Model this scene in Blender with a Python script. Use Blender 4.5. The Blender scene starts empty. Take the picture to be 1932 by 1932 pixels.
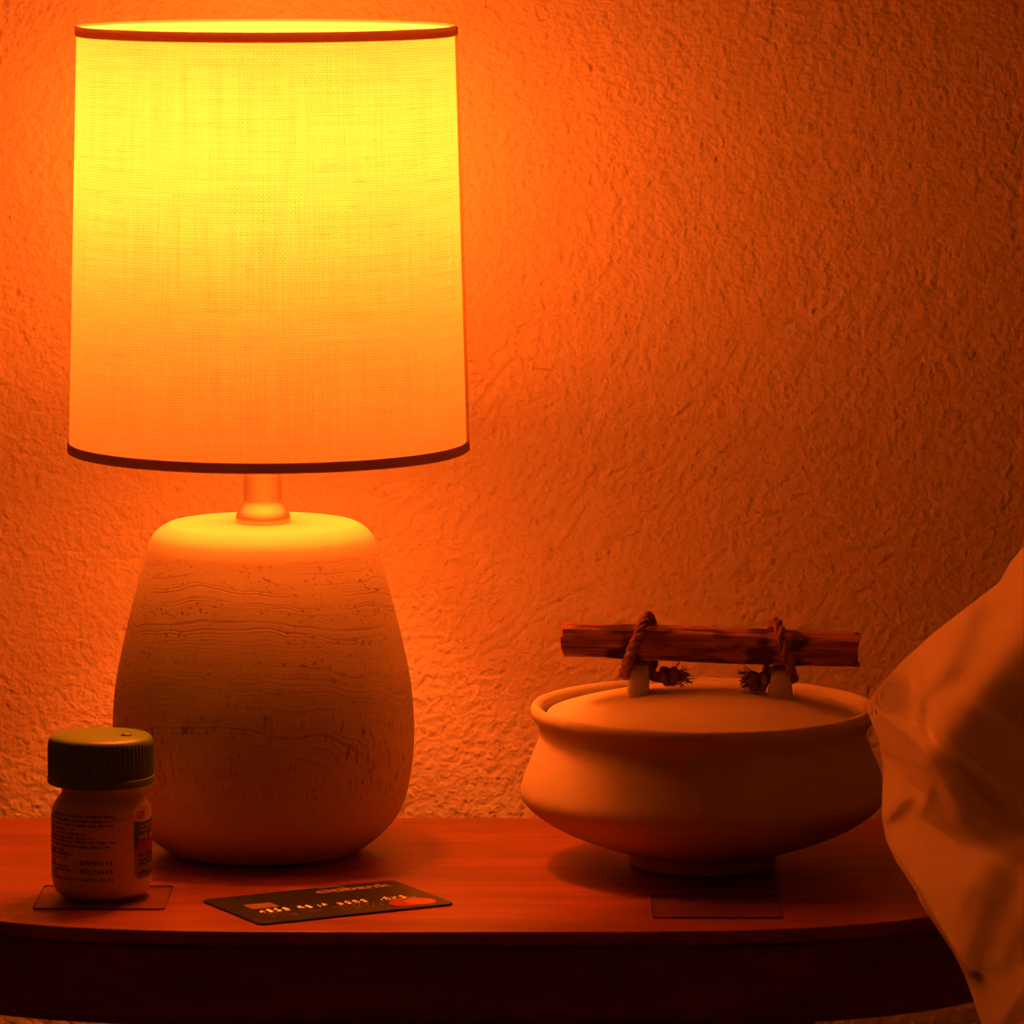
import bpy, bmesh, math, random
import numpy as np
from mathutils import Vector

random.seed(7)
rng = np.random.default_rng(11)
S = bpy.context.scene
COL = S.collection
PI = math.pi
TZ = 0.55                      # height of the nightstand top above the floor

# ------------------------------------------------------------------ camera
cam_d = bpy.data.cameras.new('camera')
cam_d.sensor_width = 36.0
cam_d.lens = 36.0 * 10200.0 / 1932.0
cam_d.clip_start = 0.05
cam_d.clip_end = 30
cam = bpy.data.objects.new('camera', cam_d)
COL.objects.link(cam)
cam.location = (0.0, -2.1051, TZ + 0.4223)
cam.rotation_euler = (math.radians(90 - 7.2), 0, 0)
cam_d.dof.use_dof = True
cam_d.dof.focus_distance = 2.27
cam_d.dof.aperture_fstop = 30
S.camera = cam

# ------------------------------------------------------------------ world, exposure
w = bpy.data.worlds.new('world')
S.world = w
w.use_nodes = True
w.node_tree.nodes['Background'].inputs[0].default_value = (0.02, 0.004, 0.0005, 1)
w.node_tree.nodes['Background'].inputs[1].default_value = 0.1
S.view_settings.view_transform = 'Standard'
S.view_settings.look = 'None'
S.view_settings.exposure = 0.12
S.view_settings.gamma = 1.0
S.view_settings.use_curve_mapping = False
cy = S.cycles
cy.max_bounces = 8
cy.diffuse_bounces = 5
cy.glossy_bounces = 3
cy.transmission_bounces = 6
cy.sample_clamp_indirect = 8.0
cy.caustics_reflective = False
cy.caustics_refractive = False
cy.use_denoising = True
BULB_COLOR = (1.0, 0.125, 0.0090, 1)
BULB_STRENGTH = 255.0

# ------------------------------------------------------------------ material helpers
class NT:
    def __init__(self, name):
        self.m = bpy.data.materials.new(name)
        self.m.use_nodes = True
        self.t = self.m.node_tree
        self.t.nodes.clear()
        self.out = self.t.nodes.new('ShaderNodeOutputMaterial')
    def n(self, kind, **kw):
        nd = self.t.nodes.new(kind)
        for k, v in kw.items():
            setattr(nd, k, v)
        return nd
    def link(self, a, b):
        self.t.links.new(a, b)
    def val(self, sock, v):
        if hasattr(v, 'is_linked') or hasattr(v, 'links'):
            self.link(v, sock)
        else:
            sock.default_value = v
    def math(self, op, a, b=None, c=None, clamp=False):
        nd = self.n('ShaderNodeMath', operation=op, use_clamp=clamp)
        self.val(nd.inputs[0], a)
        if b is not None: self.val(nd.inputs[1], b)
        if c is not None: self.val(nd.inputs[2], c)
        return nd.outputs[0]
    def coord(self, which='Object', scale=(1, 1, 1), rot=(0, 0, 0), loc=(0, 0, 0)):
        tc = self.n('ShaderNodeTexCoord')
        mp = self.n('ShaderNodeMapping')
        mp.inputs['Scale'].default_value = scale
        mp.inputs['Rotation'].default_value = rot
        mp.inputs['Location'].default_value = loc
        self.link(tc.outputs[which], mp.inputs['Vector'])
        return mp.outputs[0]
    def noise(self, vec, scale, detail=3, rough=0.5, dist=0.0):
        nd = self.n('ShaderNodeTexNoise')
        self.link(vec, nd.inputs['Vector'])
        nd.inputs['Scale'].default_value = scale
        nd.inputs['Detail'].default_value = detail
        nd.inputs['Roughness'].default_value = rough
        nd.inputs['Distortion'].default_value = dist
        return nd.outputs['Fac']
    def ramp(self, fac, stops):
        nd = self.n('ShaderNodeValToRGB')
        el = nd.color_ramp.elements
        while len(el) > 1: el.remove(el[-1])
        for i, (p, c) in enumerate(stops):
            e = el[0] if i == 0 else el.new(p)
            e.position = p
            e.color = c if len(c) == 4 else (*c, 1)
        self.link(fac, nd.inputs[0])
        return nd.outputs[0]
    def mixc(self, fac, a, b, mode='MIX'):
        nd = self.n('ShaderNodeMix', data_type='RGBA', blend_type=mode)
        self.val(nd.inputs['Factor'], fac)
        self.val(nd.inputs[6], a)
        self.val(nd.inputs[7], b)
        return nd.outputs[2]
    def bump(self, h, strength, distance):
        nd = self.n('ShaderNodeBump')
        nd.inputs['Strength'].default_value = strength
        nd.inputs['Distance'].default_value = distance
        self.link(h, nd.inputs['Height'])
        return nd.outputs[0]
    def bsdf(self, color, rough=0.6, spec=0.5, metal=0.0, normal=None, **kw):
        p = self.n('ShaderNodeBsdfPrincipled')
        self.val(p.inputs['Base Color'], color if hasattr(color, 'links') else (*color[:3], 1))
        self.val(p.inputs['Roughness'], rough)
        self.val(p.inputs['Specular IOR Level'], spec)
        p.inputs['Metallic'].default_value = metal
        if normal is not None: self.link(normal, p.inputs['Normal'])
        for k, v in kw.items():
            self.val(p.inputs[k.replace('_', ' ')], v)
        self.link(p.outputs[0], self.out.inputs[0])
        return p

def simple(name, color, rough=0.6, spec=0.5, metal=0.0, nscale=None, namp=0.1):
    k = NT(name)
    if nscale:
        v = k.coord()
        f = k.noise(v, nscale, 3)
        a = tuple(c * (1 - namp) for c in color)
        b = tuple(min(1, c * (1 + namp)) for c in color)
        k.bsdf(k.ramp(f, [(0.3, a), (0.7, b)]), rough, spec, metal)
    else:
        k.bsdf(color, rough, spec, metal)
    return k.m

# wall: hand sprayed orange-peel plaster
k = NT('textured_plaster')
v = k.coord()
n1 = k.noise(v, 310, 1.5, 0.45, 0.15)
n2 = k.noise(v, 130, 2, 0.5, 0.2)
n3 = k.noise(v, 560, 1, 0.5)
h = k.math('ADD', k.math('MULTIPLY', k.ramp(n1, [(0.30, (0, 0, 0)), (0.75, (1, 1, 1))]), 1.3),
           k.math('ADD', k.math('MULTIPLY', n2, 1.2), k.math('MULTIPLY', n3, 0.35)))
k.bsdf((0.85, 0.82, 0.77), 0.75, 0.3, normal=k.bump(h, 1.0, 0.00041))
M_WALL = k.m
M_PLAIN = simple('painted_plaster', (0.84, 0.81, 0.76), 0.8, 0.2, nscale=20, namp=0.03)
M_FLOOR = simple('carpet', (0.50, 0.42, 0.34), 0.95, 0.1, nscale=300, namp=0.25)

# reddish stained wood of the nightstand
def wood_mat(name, dark, light, rough):
    k = NT(name)
    v = k.coord(scale=(1.0, 9.0, 9.0))
    big = k.noise(v, 9, 5, 0.55, 0.6)
    v2 = k.coord(scale=(1.0, 22.0, 22.0))
    fine = k.noise(v2, 45, 5, 0.6, 0.3)
    v3 = k.coord(scale=(1.0, 14.0, 14.0))
    pore = k.noise(v3, 170, 2, 0.5)
    f = k.math('ADD', k.math('MULTIPLY', big, 0.6), k.math('MULTIPLY', fine, 0.4))
    c = k.ramp(f, [(0.33, dark), (0.5, tuple((a + b) / 2 for a, b in zip(dark, light))), (0.66, light)])
    c = k.mixc(k.ramp(pore, [(0.60, (0, 0, 0)), (0.72, (0.55, 0.55, 0.55))]), c, (dark[0] * 0.55, dark[1] * 0.5, dark[2] * 0.5, 1))
    blot = k.noise(k.coord(scale=(1, 2.2, 2.2)), 26, 3)
    c = k.mixc(k.ramp(blot, [(0.45, (0, 0, 0)), (0.75, (0.35, 0.35, 0.35))]), c, (*[d * 0.8 for d in dark], 1))
    r = k.math('MULTIPLY_ADD', fine, 0.25, rough - 0.1)
    k.bsdf(c, r, 0.45, normal=k.bump(k.math('ADD', fine, k.math('MULTIPLY', pore, 0.6)), 0.25, 0.0004))
    return k.m
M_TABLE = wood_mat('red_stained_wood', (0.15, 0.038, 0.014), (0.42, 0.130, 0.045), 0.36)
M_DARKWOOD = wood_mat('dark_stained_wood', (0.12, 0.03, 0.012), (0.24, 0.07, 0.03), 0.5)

# whitewashed turned wood of the lamp base: rings seen as bands and ovals, open pores
k = NT('whitewashed_wood')
tc = k.coord()
sep = k.n('ShaderNodeSeparateXYZ')
k.link(tc, sep.inputs[0])
warp = k.noise(k.coord(), 26, 2, 0.5)
warp2 = k.noise(k.coord(scale=(1, 1, 2.5)), 120, 2, 0.5)
ex = k.math('MULTIPLY', k.math('ADD', sep.outputs[0], 0.010), 0.48)
ez = k.math('SUBTRACT', sep.outputs[2], 0.034)
d = k.math('SQRT', k.math('ADD', k.math('MULTIPLY', ex, ex), k.math('MULTIPLY', ez, ez)))
d = k.math('ADD', d, k.math('ADD', k.math('MULTIPLY', warp, 0.014), k.math('MULTIPLY', warp2, 0.0012)))
def lines(freq, lo, hi, det):
    nz = k.n('ShaderNodeTexNoise', noise_dimensions='1D')
    k.link(k.math('MULTIPLY', d, freq), nz.inputs['W'])
    nz.inputs['Scale'].default_value = 1.0
    nz.inputs['Detail'].default_value = det
    return k.ramp(nz.outputs['Fac'], [(lo, (0, 0, 0)), (hi, (1, 1, 1))])
ringm = k.math('MULTIPLY', lines(950, 0.47, 0.66, 2), lines(130, 0.32, 0.58, 1))
patch_ = k.ramp(k.noise(k.coord(scale=(0.5, 0.5, 1.6)), 60, 3), [(0.36, (0.05, 0.05, 0.05)), (0.60, (1, 1, 1))])
ringm = k.math('MULTIPLY', ringm, patch_)
dots = k.ramp(k.noise(k.coord(scale=(0.8, 0.8, 1.0)), 620, 1, 0.4), [(0.615, (0, 0, 0)), (0.67, (1, 1, 1))])
dash = k.ramp(k.noise(k.coord(scale=(1, 1, 0.22)), 800, 1, 0.4), [(0.60, (0, 0, 0)), (0.665, (1, 1, 1))])
low = k.ramp(k.math('DIVIDE', sep.outputs[2], 0.14), [(0.42, (1, 1, 1)), (0.60, (0, 0, 0))])
pores = k.mixc(low, dots, dash)
porep = k.math('MAXIMUM', k.math('MULTIPLY', lines(190, 0.36, 0.56, 1), 0.9), 0.30)
porep = k.math('MULTIPLY', porep, k.ramp(k.noise(k.coord(loc=(3, 1, 2)), 40, 2), [(0.30, (0.15, 0.15, 0.15)), (0.55, (1, 1, 1))]))
zmask = k.ramp(k.math('DIVIDE', sep.outputs[2], 0.14), [(0.10, (0, 0, 0)), (0.24, (1, 1, 1)), (0.86, (1, 1, 1)), (0.93, (0, 0, 0))])
mark = k.math('MAXIMUM', k.math('MULTIPLY', ringm, 0.55), k.math('MULTIPLY', k.math('MULTIPLY', pores, porep), 0.85))
mark = k.math('MULTIPLY', mark, zmask)
tint = k.ramp(k.noise(k.coord(), 14, 3), [(0.3, (0.63, 0.62, 0.50)), (0.7, (0.73, 0.72, 0.60))])
c = k.mixc(mark, tint, (0.22, 0.13, 0.08, 1))
k.bsdf(c, 0.62, 0.35, normal=k.bump(k.math('MULTIPLY', mark, -1.0), 0.35, 0.0005))
M_BASE = k.m

M_NECK = simple('brushed_nickel', (0.60, 0.52, 0.44), 0.34, 0.5, 0.85, nscale=90, namp=0.05)
def tape(name, dcol, tcol, f):
    k = NT(name)
    a = k.n('ShaderNodeBsdfDiffuse'); a.inputs[0].default_value = (*dcol, 1)
    b = k.n('ShaderNodeBsdfTranslucent'); b.inputs[0].default_value = (*tcol, 1)
    m = k.n('ShaderNodeMixShader'); m.inputs[0].default_value = f
    k.link(a.outputs[0], m.inputs[1]); k.link(b.outputs[0], m.inputs[2]); k.link(m.outputs[0], k.out.inputs[0])
    return k.m
M_TRIM = tape('shade_trim_tape', (0.45, 0.34, 0.24), (0.75, 0.55, 0.34), 0.27)
M_SEAM = tape('seam_linen', (0.6, 0.5, 0.36), (0.9, 0.8, 0.6), 0.6)
M_SOCKET = simple('socket_plastic', (0.10, 0.09, 0.08), 0.5)

# shade linen: plain weave with slubs, lets the light through
k = NT('linen_shade')
uvn = k.n('ShaderNodeUVMap')
sx = k.n('ShaderNodeSeparateXYZ')
wob = k.n('ShaderNodeTexNoise'); wob.inputs['Scale'].default_value = 0.09; wob.inputs['Detail'].default_value = 2
k.link(uvn.outputs[0], wob.inputs['Vector'])
k.link(uvn.outputs[0], sx.inputs[0])
woff = k.math('MULTIPLY', k.math('SUBTRACT', wob.outputs['Fac'], 0.5), 1.6)
uu = k.math('ADD', sx.outputs[0], woff)
vv = k.math('ADD', sx.outputs[1], woff)
pu, pv = 0.86, 1.06
su = k.math('SINE', k.math('MULTIPLY', uu, 2 * PI / pu))
sv = k.math('SINE', k.math('MULTIPLY', vv, 2 * PI / pv))
cross = k.math('MULTIPLY', k.math('SINE', k.math('MULTIPLY', uu, PI / pu)), k.math('SINE', k.math('MULTIPLY', vv, PI / pv)))
wv = k.math('ADD', k.math('MULTIPLY', su, 0.5), k.math('ADD', k.math('MULTIPLY', sv, 0.35), k.math('MULTIPLY', cross, 0.25)))
def uvnoise(sxy, scale, detail=2):
    mp = k.n('ShaderNodeMapping'); mp.inputs['Scale'].default_value = sxy
    k.link(uvn.outputs[0], mp.inputs[0])
    return k.noise(mp.outputs[0], scale, detail)
sl1 = k.ramp(uvnoise((0.12, 1.6, 1), 0.55), [(0.62, (0, 0, 0)), (0.78, (1, 1, 1))])
sl2 = k.ramp(uvnoise((1.6, 0.16, 1), 0.55), [(0.66, (0, 0, 0)), (0.80, (1, 1, 1))])
thr = uvnoise((0.02, 1.2, 1), 0.9)
thu = uvnoise((1.2, 0.02, 1), 0.9)
slub = k.math('MAXIMUM', sl1, sl2)
tr = k.math('ADD', 0.66, k.math('MULTIPLY', wv, 0.36))
tr = k.math('ADD', tr, k.math('MULTIPLY', k.math('SUBTRACT', k.math('ADD', thr, thu), 1.0), 0.35))
tr = k.math('SUBTRACT', tr, k.math('MULTIPLY', slub, 0.20))
tr = k.math('MINIMUM', k.math('MAXIMUM', tr, 0.15), 1.0)
ctr = k.mixc(1.0, (0.90, 0.84, 0.70, 1), tr, 'MULTIPLY')
comb = k.n('ShaderNodeBsdfTranslucent')
k.link(ctr, comb.inputs['Color'])
dif = k.n('ShaderNodeBsdfDiffuse')
dif.inputs['Color'].default_value = (0.93, 0.88, 0.78, 1)
mx = k.n('ShaderNodeMixShader'); mx.inputs[0].default_value = 0.325
k.link(dif.outputs[0], mx.inputs[1]); k.link(comb.outputs[0], mx.inputs[2])
k.link(mx.outputs[0], k.out.inputs[0])
M_SHADE = k.m

k = NT('lamp_glow')
em = k.n('ShaderNodeEmission')
em.inputs[0].default_value = BULB_COLOR
em.inputs[1].default_value = BULB_STRENGTH
k.link(em.outputs[0], k.out.inputs[0])
M_BULB = k.m

# unglazed clay
k = NT('unglazed_clay')
n1 = k.noise(k.coord(), 18, 4, 0.6)
n2 = k.noise(k.coord(), 800, 2)
c = k.ramp(n1, [(0.3, (0.57, 0.54, 0.43)), (0.7, (0.67, 0.64, 0.51))])
k.bsdf(c, 0.8, 0.25, normal=k.bump(k.math('ADD', n2, k.math('MULTIPLY', n1, 0.5)), 0.25, 0.0003))
M_CLAY = k.m

# split driftwood
k = NT('split_driftwood')
f1 = k.noise(k.coord(scale=(1, 14, 14)), 50, 5, 0.65, 0.4)
f2 = k.noise(k.coord(scale=(1, 3, 3)), 45, 3)
c = k.ramp(f1, [(0.32, (0.13, 0.042, 0.016)), (0.5, (0.40, 0.155, 0.07)), (0.68, (0.58, 0.26, 0.12))])
sepx = k.n('ShaderNodeSeparateXYZ')
k.link(k.coord(), sepx.inputs[0])
near = None
for xc_, hw_ in ((-0.032, 0.011), (0.024, 0.008), (0.038, 0.006)):
    g_ = k.math('SUBTRACT', 1.0, k.math('DIVIDE', k.math('ABSOLUTE', k.math('SUBTRACT', sepx.outputs[0], xc_)), hw_), clamp=True)
    near = g_ if near is None else k.math('MAXIMUM', near, g_)
stain = k.ramp(k.math('ADD', f2, k.math('MULTIPLY', near, 0.22)), [(0.56, (0, 0, 0)), (0.66, (0.85, 0.85, 0.85))])
c = k.mixc(stain, c, (0.035, 0.012, 0.006, 1))
k.bsdf(c, 0.75, 0.3, normal=k.bump(f1, 0.8, 0.0012))
M_STICK = k.m
M_ROPE = simple('jute', (0.34, 0.165, 0.075), 0.9, 0.15, nscale=900, namp=0.4)

M_BOTTLE = simple('white_plastic', (0.72, 0.63, 0.54), 0.4, 0.4)
M_CAP = simple('green_plastic', (0.10, 0.26, 0.03), 0.38, 0.4)
M_LABEL = simple('paper_label', (0.70, 0.60, 0.52), 0.45, 0.4)
M_INK = simple('dark_ink', (0.025, 0.018, 0.015), 0.6)
M_INKRED = simple('red_ink', (0.30, 0.012, 0.008), 0.5)
M_PANEL = simple('dark_green_ink', (0.06, 0.09, 0.05), 0.5)
M_PANELLOW = simple('pale_green_ink', (0.26, 0.22, 0.14), 0.5)
M_INKPALE = simple('pale_ink', (0.45, 0.38, 0.26), 0.5)

M_CARD = simple('card_plastic', (0.016, 0.030, 0.014), 0.36, 0.28)
M_CHIP = simple('gold_contact', (0.34, 0.20, 0.09), 0.45, 0.4, 0.3)
M_SILVER = simple('silver_print', (0.50, 0.44, 0.34), 0.5, 0.4)
M_EMBOSS = simple('silver_foil', (0.90, 0.84, 0.74), 0.28, 0.5, 1.0)
M_DIM = simple('worn_foil', (0.20, 0.13, 0.09), 0.5, 0.5, 0.3)
M_RING = simple('fine_line_print', (0.34, 0.25, 0.15), 0.5)
M_RED = simple('red_print', (0.38, 0.022, 0.008), 0.5, 0.3)
M_AMBER = simple('amber_print', (0.50, 0.19, 0.03), 0.5, 0.3)

# clear film
k = NT('clear_plastic')
p = k.bsdf((0.30, 0.22, 0.18), 0.2, 0.4)
p.inputs['Alpha'].default_value = 0.14
M_FILM = k.m
M_FILMEDGE = simple('plastic_edge', (0.10, 0.05, 0.03), 0.4)

# bedding cloth
k = NT('white_cotton')
n1 = k.noise(k.coord(), 260, 2)
n2 = k.noise(k.coord(), 26, 3)
k.bsdf((0.92, 0.88, 0.80), 0.9, 0.15, normal=k.bump(k.math('ADD', k.math('MULTIPLY', n1, 0.06), n2), 0.2, 0.002),
       Sheen_Weight=0.15)
M_CLOTH = k.m
M_MATTRESS = simple('mattress_ticking', (0.6, 0.55, 0.48), 0.9, 0.1, nscale=60, namp=0.05)

# ------------------------------------------------------------------ object helpers (coordinates: z = 0 is the nightstand top)
ORIGIN = {}
def thing(name, label, cat, loc, group=None):
    o = bpy.data.objects.new(name, None)
    o.empty_display_size = 0.02
    COL.objects.link(o)
    o.location = (loc[0], loc[1], loc[2] + TZ)
    o['label'] = label; o['category'] = cat
    if group: o['group'] = group
    ORIGIN[o.name] = Vector(loc)
    return o
def obj(name, verts, faces, mat, parent=None, smooth=True, origin=None):
    if parent is not None: org = ORIGIN[parent.name]
    else: org = Vector(origin or (0, 0, 0))
    me = bpy.data.meshes.new(name)
    me.from_pydata([tuple(Vector(v) - org) for v in verts], [], [tuple(f) for f in faces])
    me.update()
    if smooth:
        for p in me.polygons: p.use_smooth = True
    o = bpy.data.objects.new(name, me)
    COL.objects.link(o)
    for m in (mat if isinstance(mat, (list, tuple)) else [mat]): me.materials.append(m)
    if parent is not None: o.parent = parent
    else: o.location = (org[0], org[1], org[2] + TZ)
    ORIGIN[o.name] = org
    return o
def fix_normals(o):
    bm = bmesh.new(); bm.from_mesh(o.data)
    bmesh.ops.recalc_face_normals(bm, faces=bm.faces[:])
    bm.to_mesh(o.data); bm.free()
    return o
def tag(o, label, cat, group=None):
    o['label'] = label; o['category'] = cat
    if group: o['group'] = group
    return o
def struct(o):
    o['kind'] = 'structure'
    return o
def autosmooth(o, deg=40):
    me = o.data
    bm = bmesh.new(); bm.from_mesh(me)
    for e in bm.edges:
        if len(e.link_faces) == 2 and e.calc_face_angle(0) > math.radians(deg): e.smooth = False
    bm.to_mesh(me); bm.free()
    return o
def bevel(o, width, seg=2):
    m = o.modifiers.new('bevel', 'BEVEL'); m.width = width; m.segments = seg; m.limit_method = 'ANGLE'; m.angle_limit = math.radians(40)
    return o
def catmull(pts, per=8, closed=False):
    P = [np.array(p, float) for p in pts]
    out = []
    n = len(P)
    for i in range(n if closed else n - 1):
        if closed: p0, p1, p2, p3 = P[(i - 1) % n], P[i], P[(i + 1) % n], P[(i + 2) % n]
        else:
            p1, p2 = P[i], P[i + 1]
            p0 = P[i - 1] if i > 0 else 2 * p1 - p2
            p3 = P[i + 2] if i + 2 < n else 2 * p2 - p1
        for j in range(per):
            t = j / per
            out.append(0.5 * (2 * p1 + (p2 - p0) * t + (2 * p0 - 5 * p1 + 4 * p2 - p3) * t * t + (3 * p1 - p0 - 3 * p2 + p3) * t ** 3))
    if not closed: out.append(P[-1])
    return out
def lathe(profile, center, segs=96, smooth_per=0, closed=False, wob=0.0):
    """profile [(r, z)]; open ends with r = 0 are closed with a fan"""
    prof = catmull(profile, smooth_per, closed) if smooth_per else [np.array(p, float) for p in profile]
    cx, cyy, cz = center
    V, F = [], []
    idx = []
    ph = random.random() * 6
    for r, z in prof:
        r = max(r, 0.0)
        if r < 1e-6:
            idx.append([len(V)]); V.append((cx, cyy, cz + z))
        else:
            row = []
            for s in range(segs):
                a = 2 * PI * s / segs
                rr = r * (1 + wob * math.sin(2 * a + ph) + wob * 0.5 * math.sin(3 * a + 2 * ph))
                row.append(len(V)); V.append((cx + rr * math.cos(a), cyy + rr * math.sin(a), cz + z))
            idx.append(row)
    m = len(idx)
    for i in range(m if closed else m - 1):
        a, b = idx[i], idx[(i + 1) % m]
        if len(a) == 1 and len(b) == 1: continue
        for s in range(segs):
            t = (s + 1) % segs
            if len(a) == 1: F.append((a[0], b[t], b[s]))
            elif len(b) == 1: F.append((a[s], a[t], b[0]))
            else: F.append((a[s], a[t], b[t], b[s]))
    return V, F
def box(x0, x1, y0, y1, z0, z1):
    V = [(x, y, z) for z in (z0, z1) for y in (y0, y1) for x in (x0, x1)]
    F = [(0, 2, 3, 1), (4, 5, 7, 6), (0, 1, 5, 4), (2, 6, 7, 3), (0, 4, 6, 2), (1, 3, 7, 5)]
    return V, F
def join(*parts):
    V, F = [], []
    for v, f in parts:
        n = len(V); V += list(v); F += [tuple(i + n for i in q) for q in f]
    return V, F
def prism(outline, z0, z1):
    n = len(outline)
    V = [(x, y, z0) for x, y in outline] + [(x, y, z1) for x, y in outline]
    F = [tuple(range(n))[::-1], tuple(range(n, 2 * n))] + [(i, (i + 1) % n, n + (i + 1) % n, n + i) for i in range(n)]
    return V, F
def tube(path, radius, segs=8, cap=True):
    P = [Vector(p) for p in path]
    n = len(P)
    V, F = [], []
    up = Vector((0.13, 0.2, 0.97))
    nrm = None
    for i in range(n):
        t = (P[min(i + 1, n - 1)] - P[max(i - 1, 0)]).normalized()
        if nrm is None: nrm = t.cross(up).normalized()
        nrm = (nrm - t * nrm.dot(t)).normalized()
        b = t.cross(nrm)
        r = radius[i] if hasattr(radius, '__len__') else radius
        for s in range(segs):
            a = 2 * PI * s / segs
            V.append(tuple(P[i] + (nrm * math.cos(a) + b * math.sin(a)) * r))
    for i in range(n - 1):
        for s in range(segs):
            t = (s + 1) % segs
            F.append((i * segs + s, i * segs + t, (i + 1) * segs + t, (i + 1) * segs + s))
    if cap:
        F.append(tuple(range(segs))[::-1]); F.append(tuple(range((n - 1) * segs, n * segs)))
    return V, F
def rope(path, r, strands=3, pitch=0.009, per=10):
    P = [Vector(p) for p in catmull(path, per)]
    n = len(P)
    L = [0.0]
    for i in range(1, n): L.append(L[-1] + (P[i] - P[i - 1]).length)
    frames = []; nrm = None
    for i in range(n):
        t = (P[min(i + 1, n - 1)] - P[max(i - 1, 0)]).normalized()
        if nrm is None:
            nrm = t.cross(Vector((0.3, 0.2, 0.9))).normalized()
        nrm = (nrm - t * nrm.dot(t)).normalized()
        frames.append((nrm.copy(), t.cross(nrm)))
    parts = []
    for s in range(strands):
        path2 = []
        for i in range(n):
            a = 2 * PI * (s / strands + L[i] / pitch)
            path2.append(P[i] + (frames[i][0] * math.cos(a) + frames[i][1] * math.sin(a)) * r * 0.5)
        parts.append(tube(path2, r * 0.58, 7))
    return join(*parts)
_txt = {}
def text_shape(s, size, spacing=1.0, bold=0.0):
    """flat letter outlines of the built in typeface, as verts (x, y) and faces; left aligned at x = 0"""
    cu = bpy.data.curves.new('lettering_curve', 'FONT')
    cu.body = s; cu.size = size; cu.space_character = spacing; cu.resolution_u = 3; cu.offset = bold * size
    o = bpy.data.objects.new('lettering_tmp', cu)
    COL.objects.link(o)
    bpy.context.view_layer.update()
    dg = bpy.context.evaluated_depsgraph_get()
    me = o.evaluated_get(dg).to_mesh()
    V = [(v.co.x, v.co.y) for v in me.vertices]
    F = [tuple(p.vertices) for p in me.polygons]
    o.evaluated_get(dg).to_mesh_clear()
    bpy.data.objects.remove(o); bpy.data.curves.remove(cu)
    return V, F
def width(V): return max(v[0] for v in V) - min(v[0] for v in V)

# ------------------------------------------------------------------ the room
WY = 0.240
RX0, RX1, RY0 = -1.7, 1.9, -2.7
FZ, CZ = -TZ, 1.85
def wall(name, V, F, m):
    o = obj(name, V, F, m, smooth=False)
    return struct(o)
wall('wall_back', *box(RX0, RX1, WY, WY + 0.1, FZ, CZ), M_WALL)
wall('wall_left', *box(RX0 - 0.1, RX0, RY0, WY, FZ, CZ), M_PLAIN)
wall('wall_right', *box(RX1, RX1 + 0.1, RY0, WY, FZ, CZ), M_PLAIN)
wall('wall_front', *box(RX0, RX1, RY0 - 0.1, RY0, FZ, CZ), M_PLAIN)
wall('floor', *box(RX0 - 0.1, RX1 + 0.1, RY0 - 0.1, WY + 0.1, FZ - 0.1, FZ), M_FLOOR)
wall('ceiling', *box(RX0 - 0.1, RX1 + 0.1, RY0 - 0.1, WY + 0.1, CZ, CZ + 0.1), M_PLAIN)

# ------------------------------------------------------------------ nightstand with bowed front
def front_y(x, inset=0.0):
    return -0.055 + inset + 52.9 * abs(x + 0.025) ** 4.5
def stand_outline(inset, back, n=90):
    hw = ((back + 0.055 - inset) / 52.9) ** (1 / 4.5)
    xs = [-0.025 - hw * math.cos(PI * i / n) for i in range(n + 1)]
    return [(x, min(front_y(x, inset), back)) for x in xs]
TB = 0.187
ns = thing('nightstand', 'reddish-brown wooden nightstand with bowed front edge against the wall', 'nightstand', (-0.025, 0.07, -TZ))
V, F = prism(stand_outline(0.0, TB), -0.0055, 0.0)
o = bevel(autosmooth(obj('tabletop', V, F, M_TABLE, ns), 30), 0.0018, 4)
ap = stand_outline(0.0025, TB - 0.002)
V, F = prism(ap, -0.038, -0.0056)
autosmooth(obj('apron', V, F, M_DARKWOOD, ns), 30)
# drawer front follows the bow
xs = np.linspace(-0.190, 0.140, 40)
out = [(x, front_y(x, 0.0012)) for x in xs] + [(x, front_y(x, 0.006)) for x in xs[::-1]]
V, F = prism(out, -0.0355, -0.0072)
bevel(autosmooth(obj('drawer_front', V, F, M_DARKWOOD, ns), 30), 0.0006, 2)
for sx, sy in ((-0.135, -0.012), (0.105, -0.012), (-0.135, 0.150), (0.105, 0.150)):
    V, F = prism([(sx - 0.014, sy - 0.014), (sx + 0.014, sy - 0.014), (sx + 0.014, sy + 0.014), (sx - 0.014, sy + 0.014)], -TZ, -0.0382)
    for i in range(4):
        x, y, z = V[i]; V[i] = (sx + (x - sx) * 0.65, sy + (y - sy) * 0.65, z)
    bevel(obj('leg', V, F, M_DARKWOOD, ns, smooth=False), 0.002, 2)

# ------------------------------------------------------------------ table lamp
LX, LY = -0.1032, 0.112
lamp = thing('table_lamp', 'lit table lamp with cream linen drum shade and whitewashed turned wood base', 'lamp', (LX, LY, 0))
base_prof = [(0, 0.0006), (0.015, 0.0006), (0.025, 0.0005), (0.031, 0.0004), (0.0385, 0.0010), (0.0440, 0.0040), (0.0515, 0.0105), (0.0578, 0.0195), (0.0612, 0.0330), (0.0626, 0.0500), (0.0614, 0.0693),
             (0.0579, 0.0877), (0.0534, 0.1062), (0.0488, 0.1226), (0.0470, 0.1290), (0.0448, 0.1335), (0.0405, 0.1368), (0.0360, 0.1378), (0.020, 0.1380), (0, 0.1380)]
V, F = lathe(base_prof, (LX, LY, 0), 128, 6)
fix_normals(obj('lamp_base', V, F, M_BASE, lamp))
NX = LX + 0.0003
neck_prof = [(0, 0.1381), (0.0112, 0.1381), (0.0114, 0.1395), (0.0111, 0.1412), (0.0102, 0.1432), (0.0088, 0.1455), (0.0081, 0.1472), (0.0080, 0.1700), (0.0080, 0.2150), (0, 0.2150)]
V, F = lathe(neck_prof, (NX, LY, 0), 48)
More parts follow.
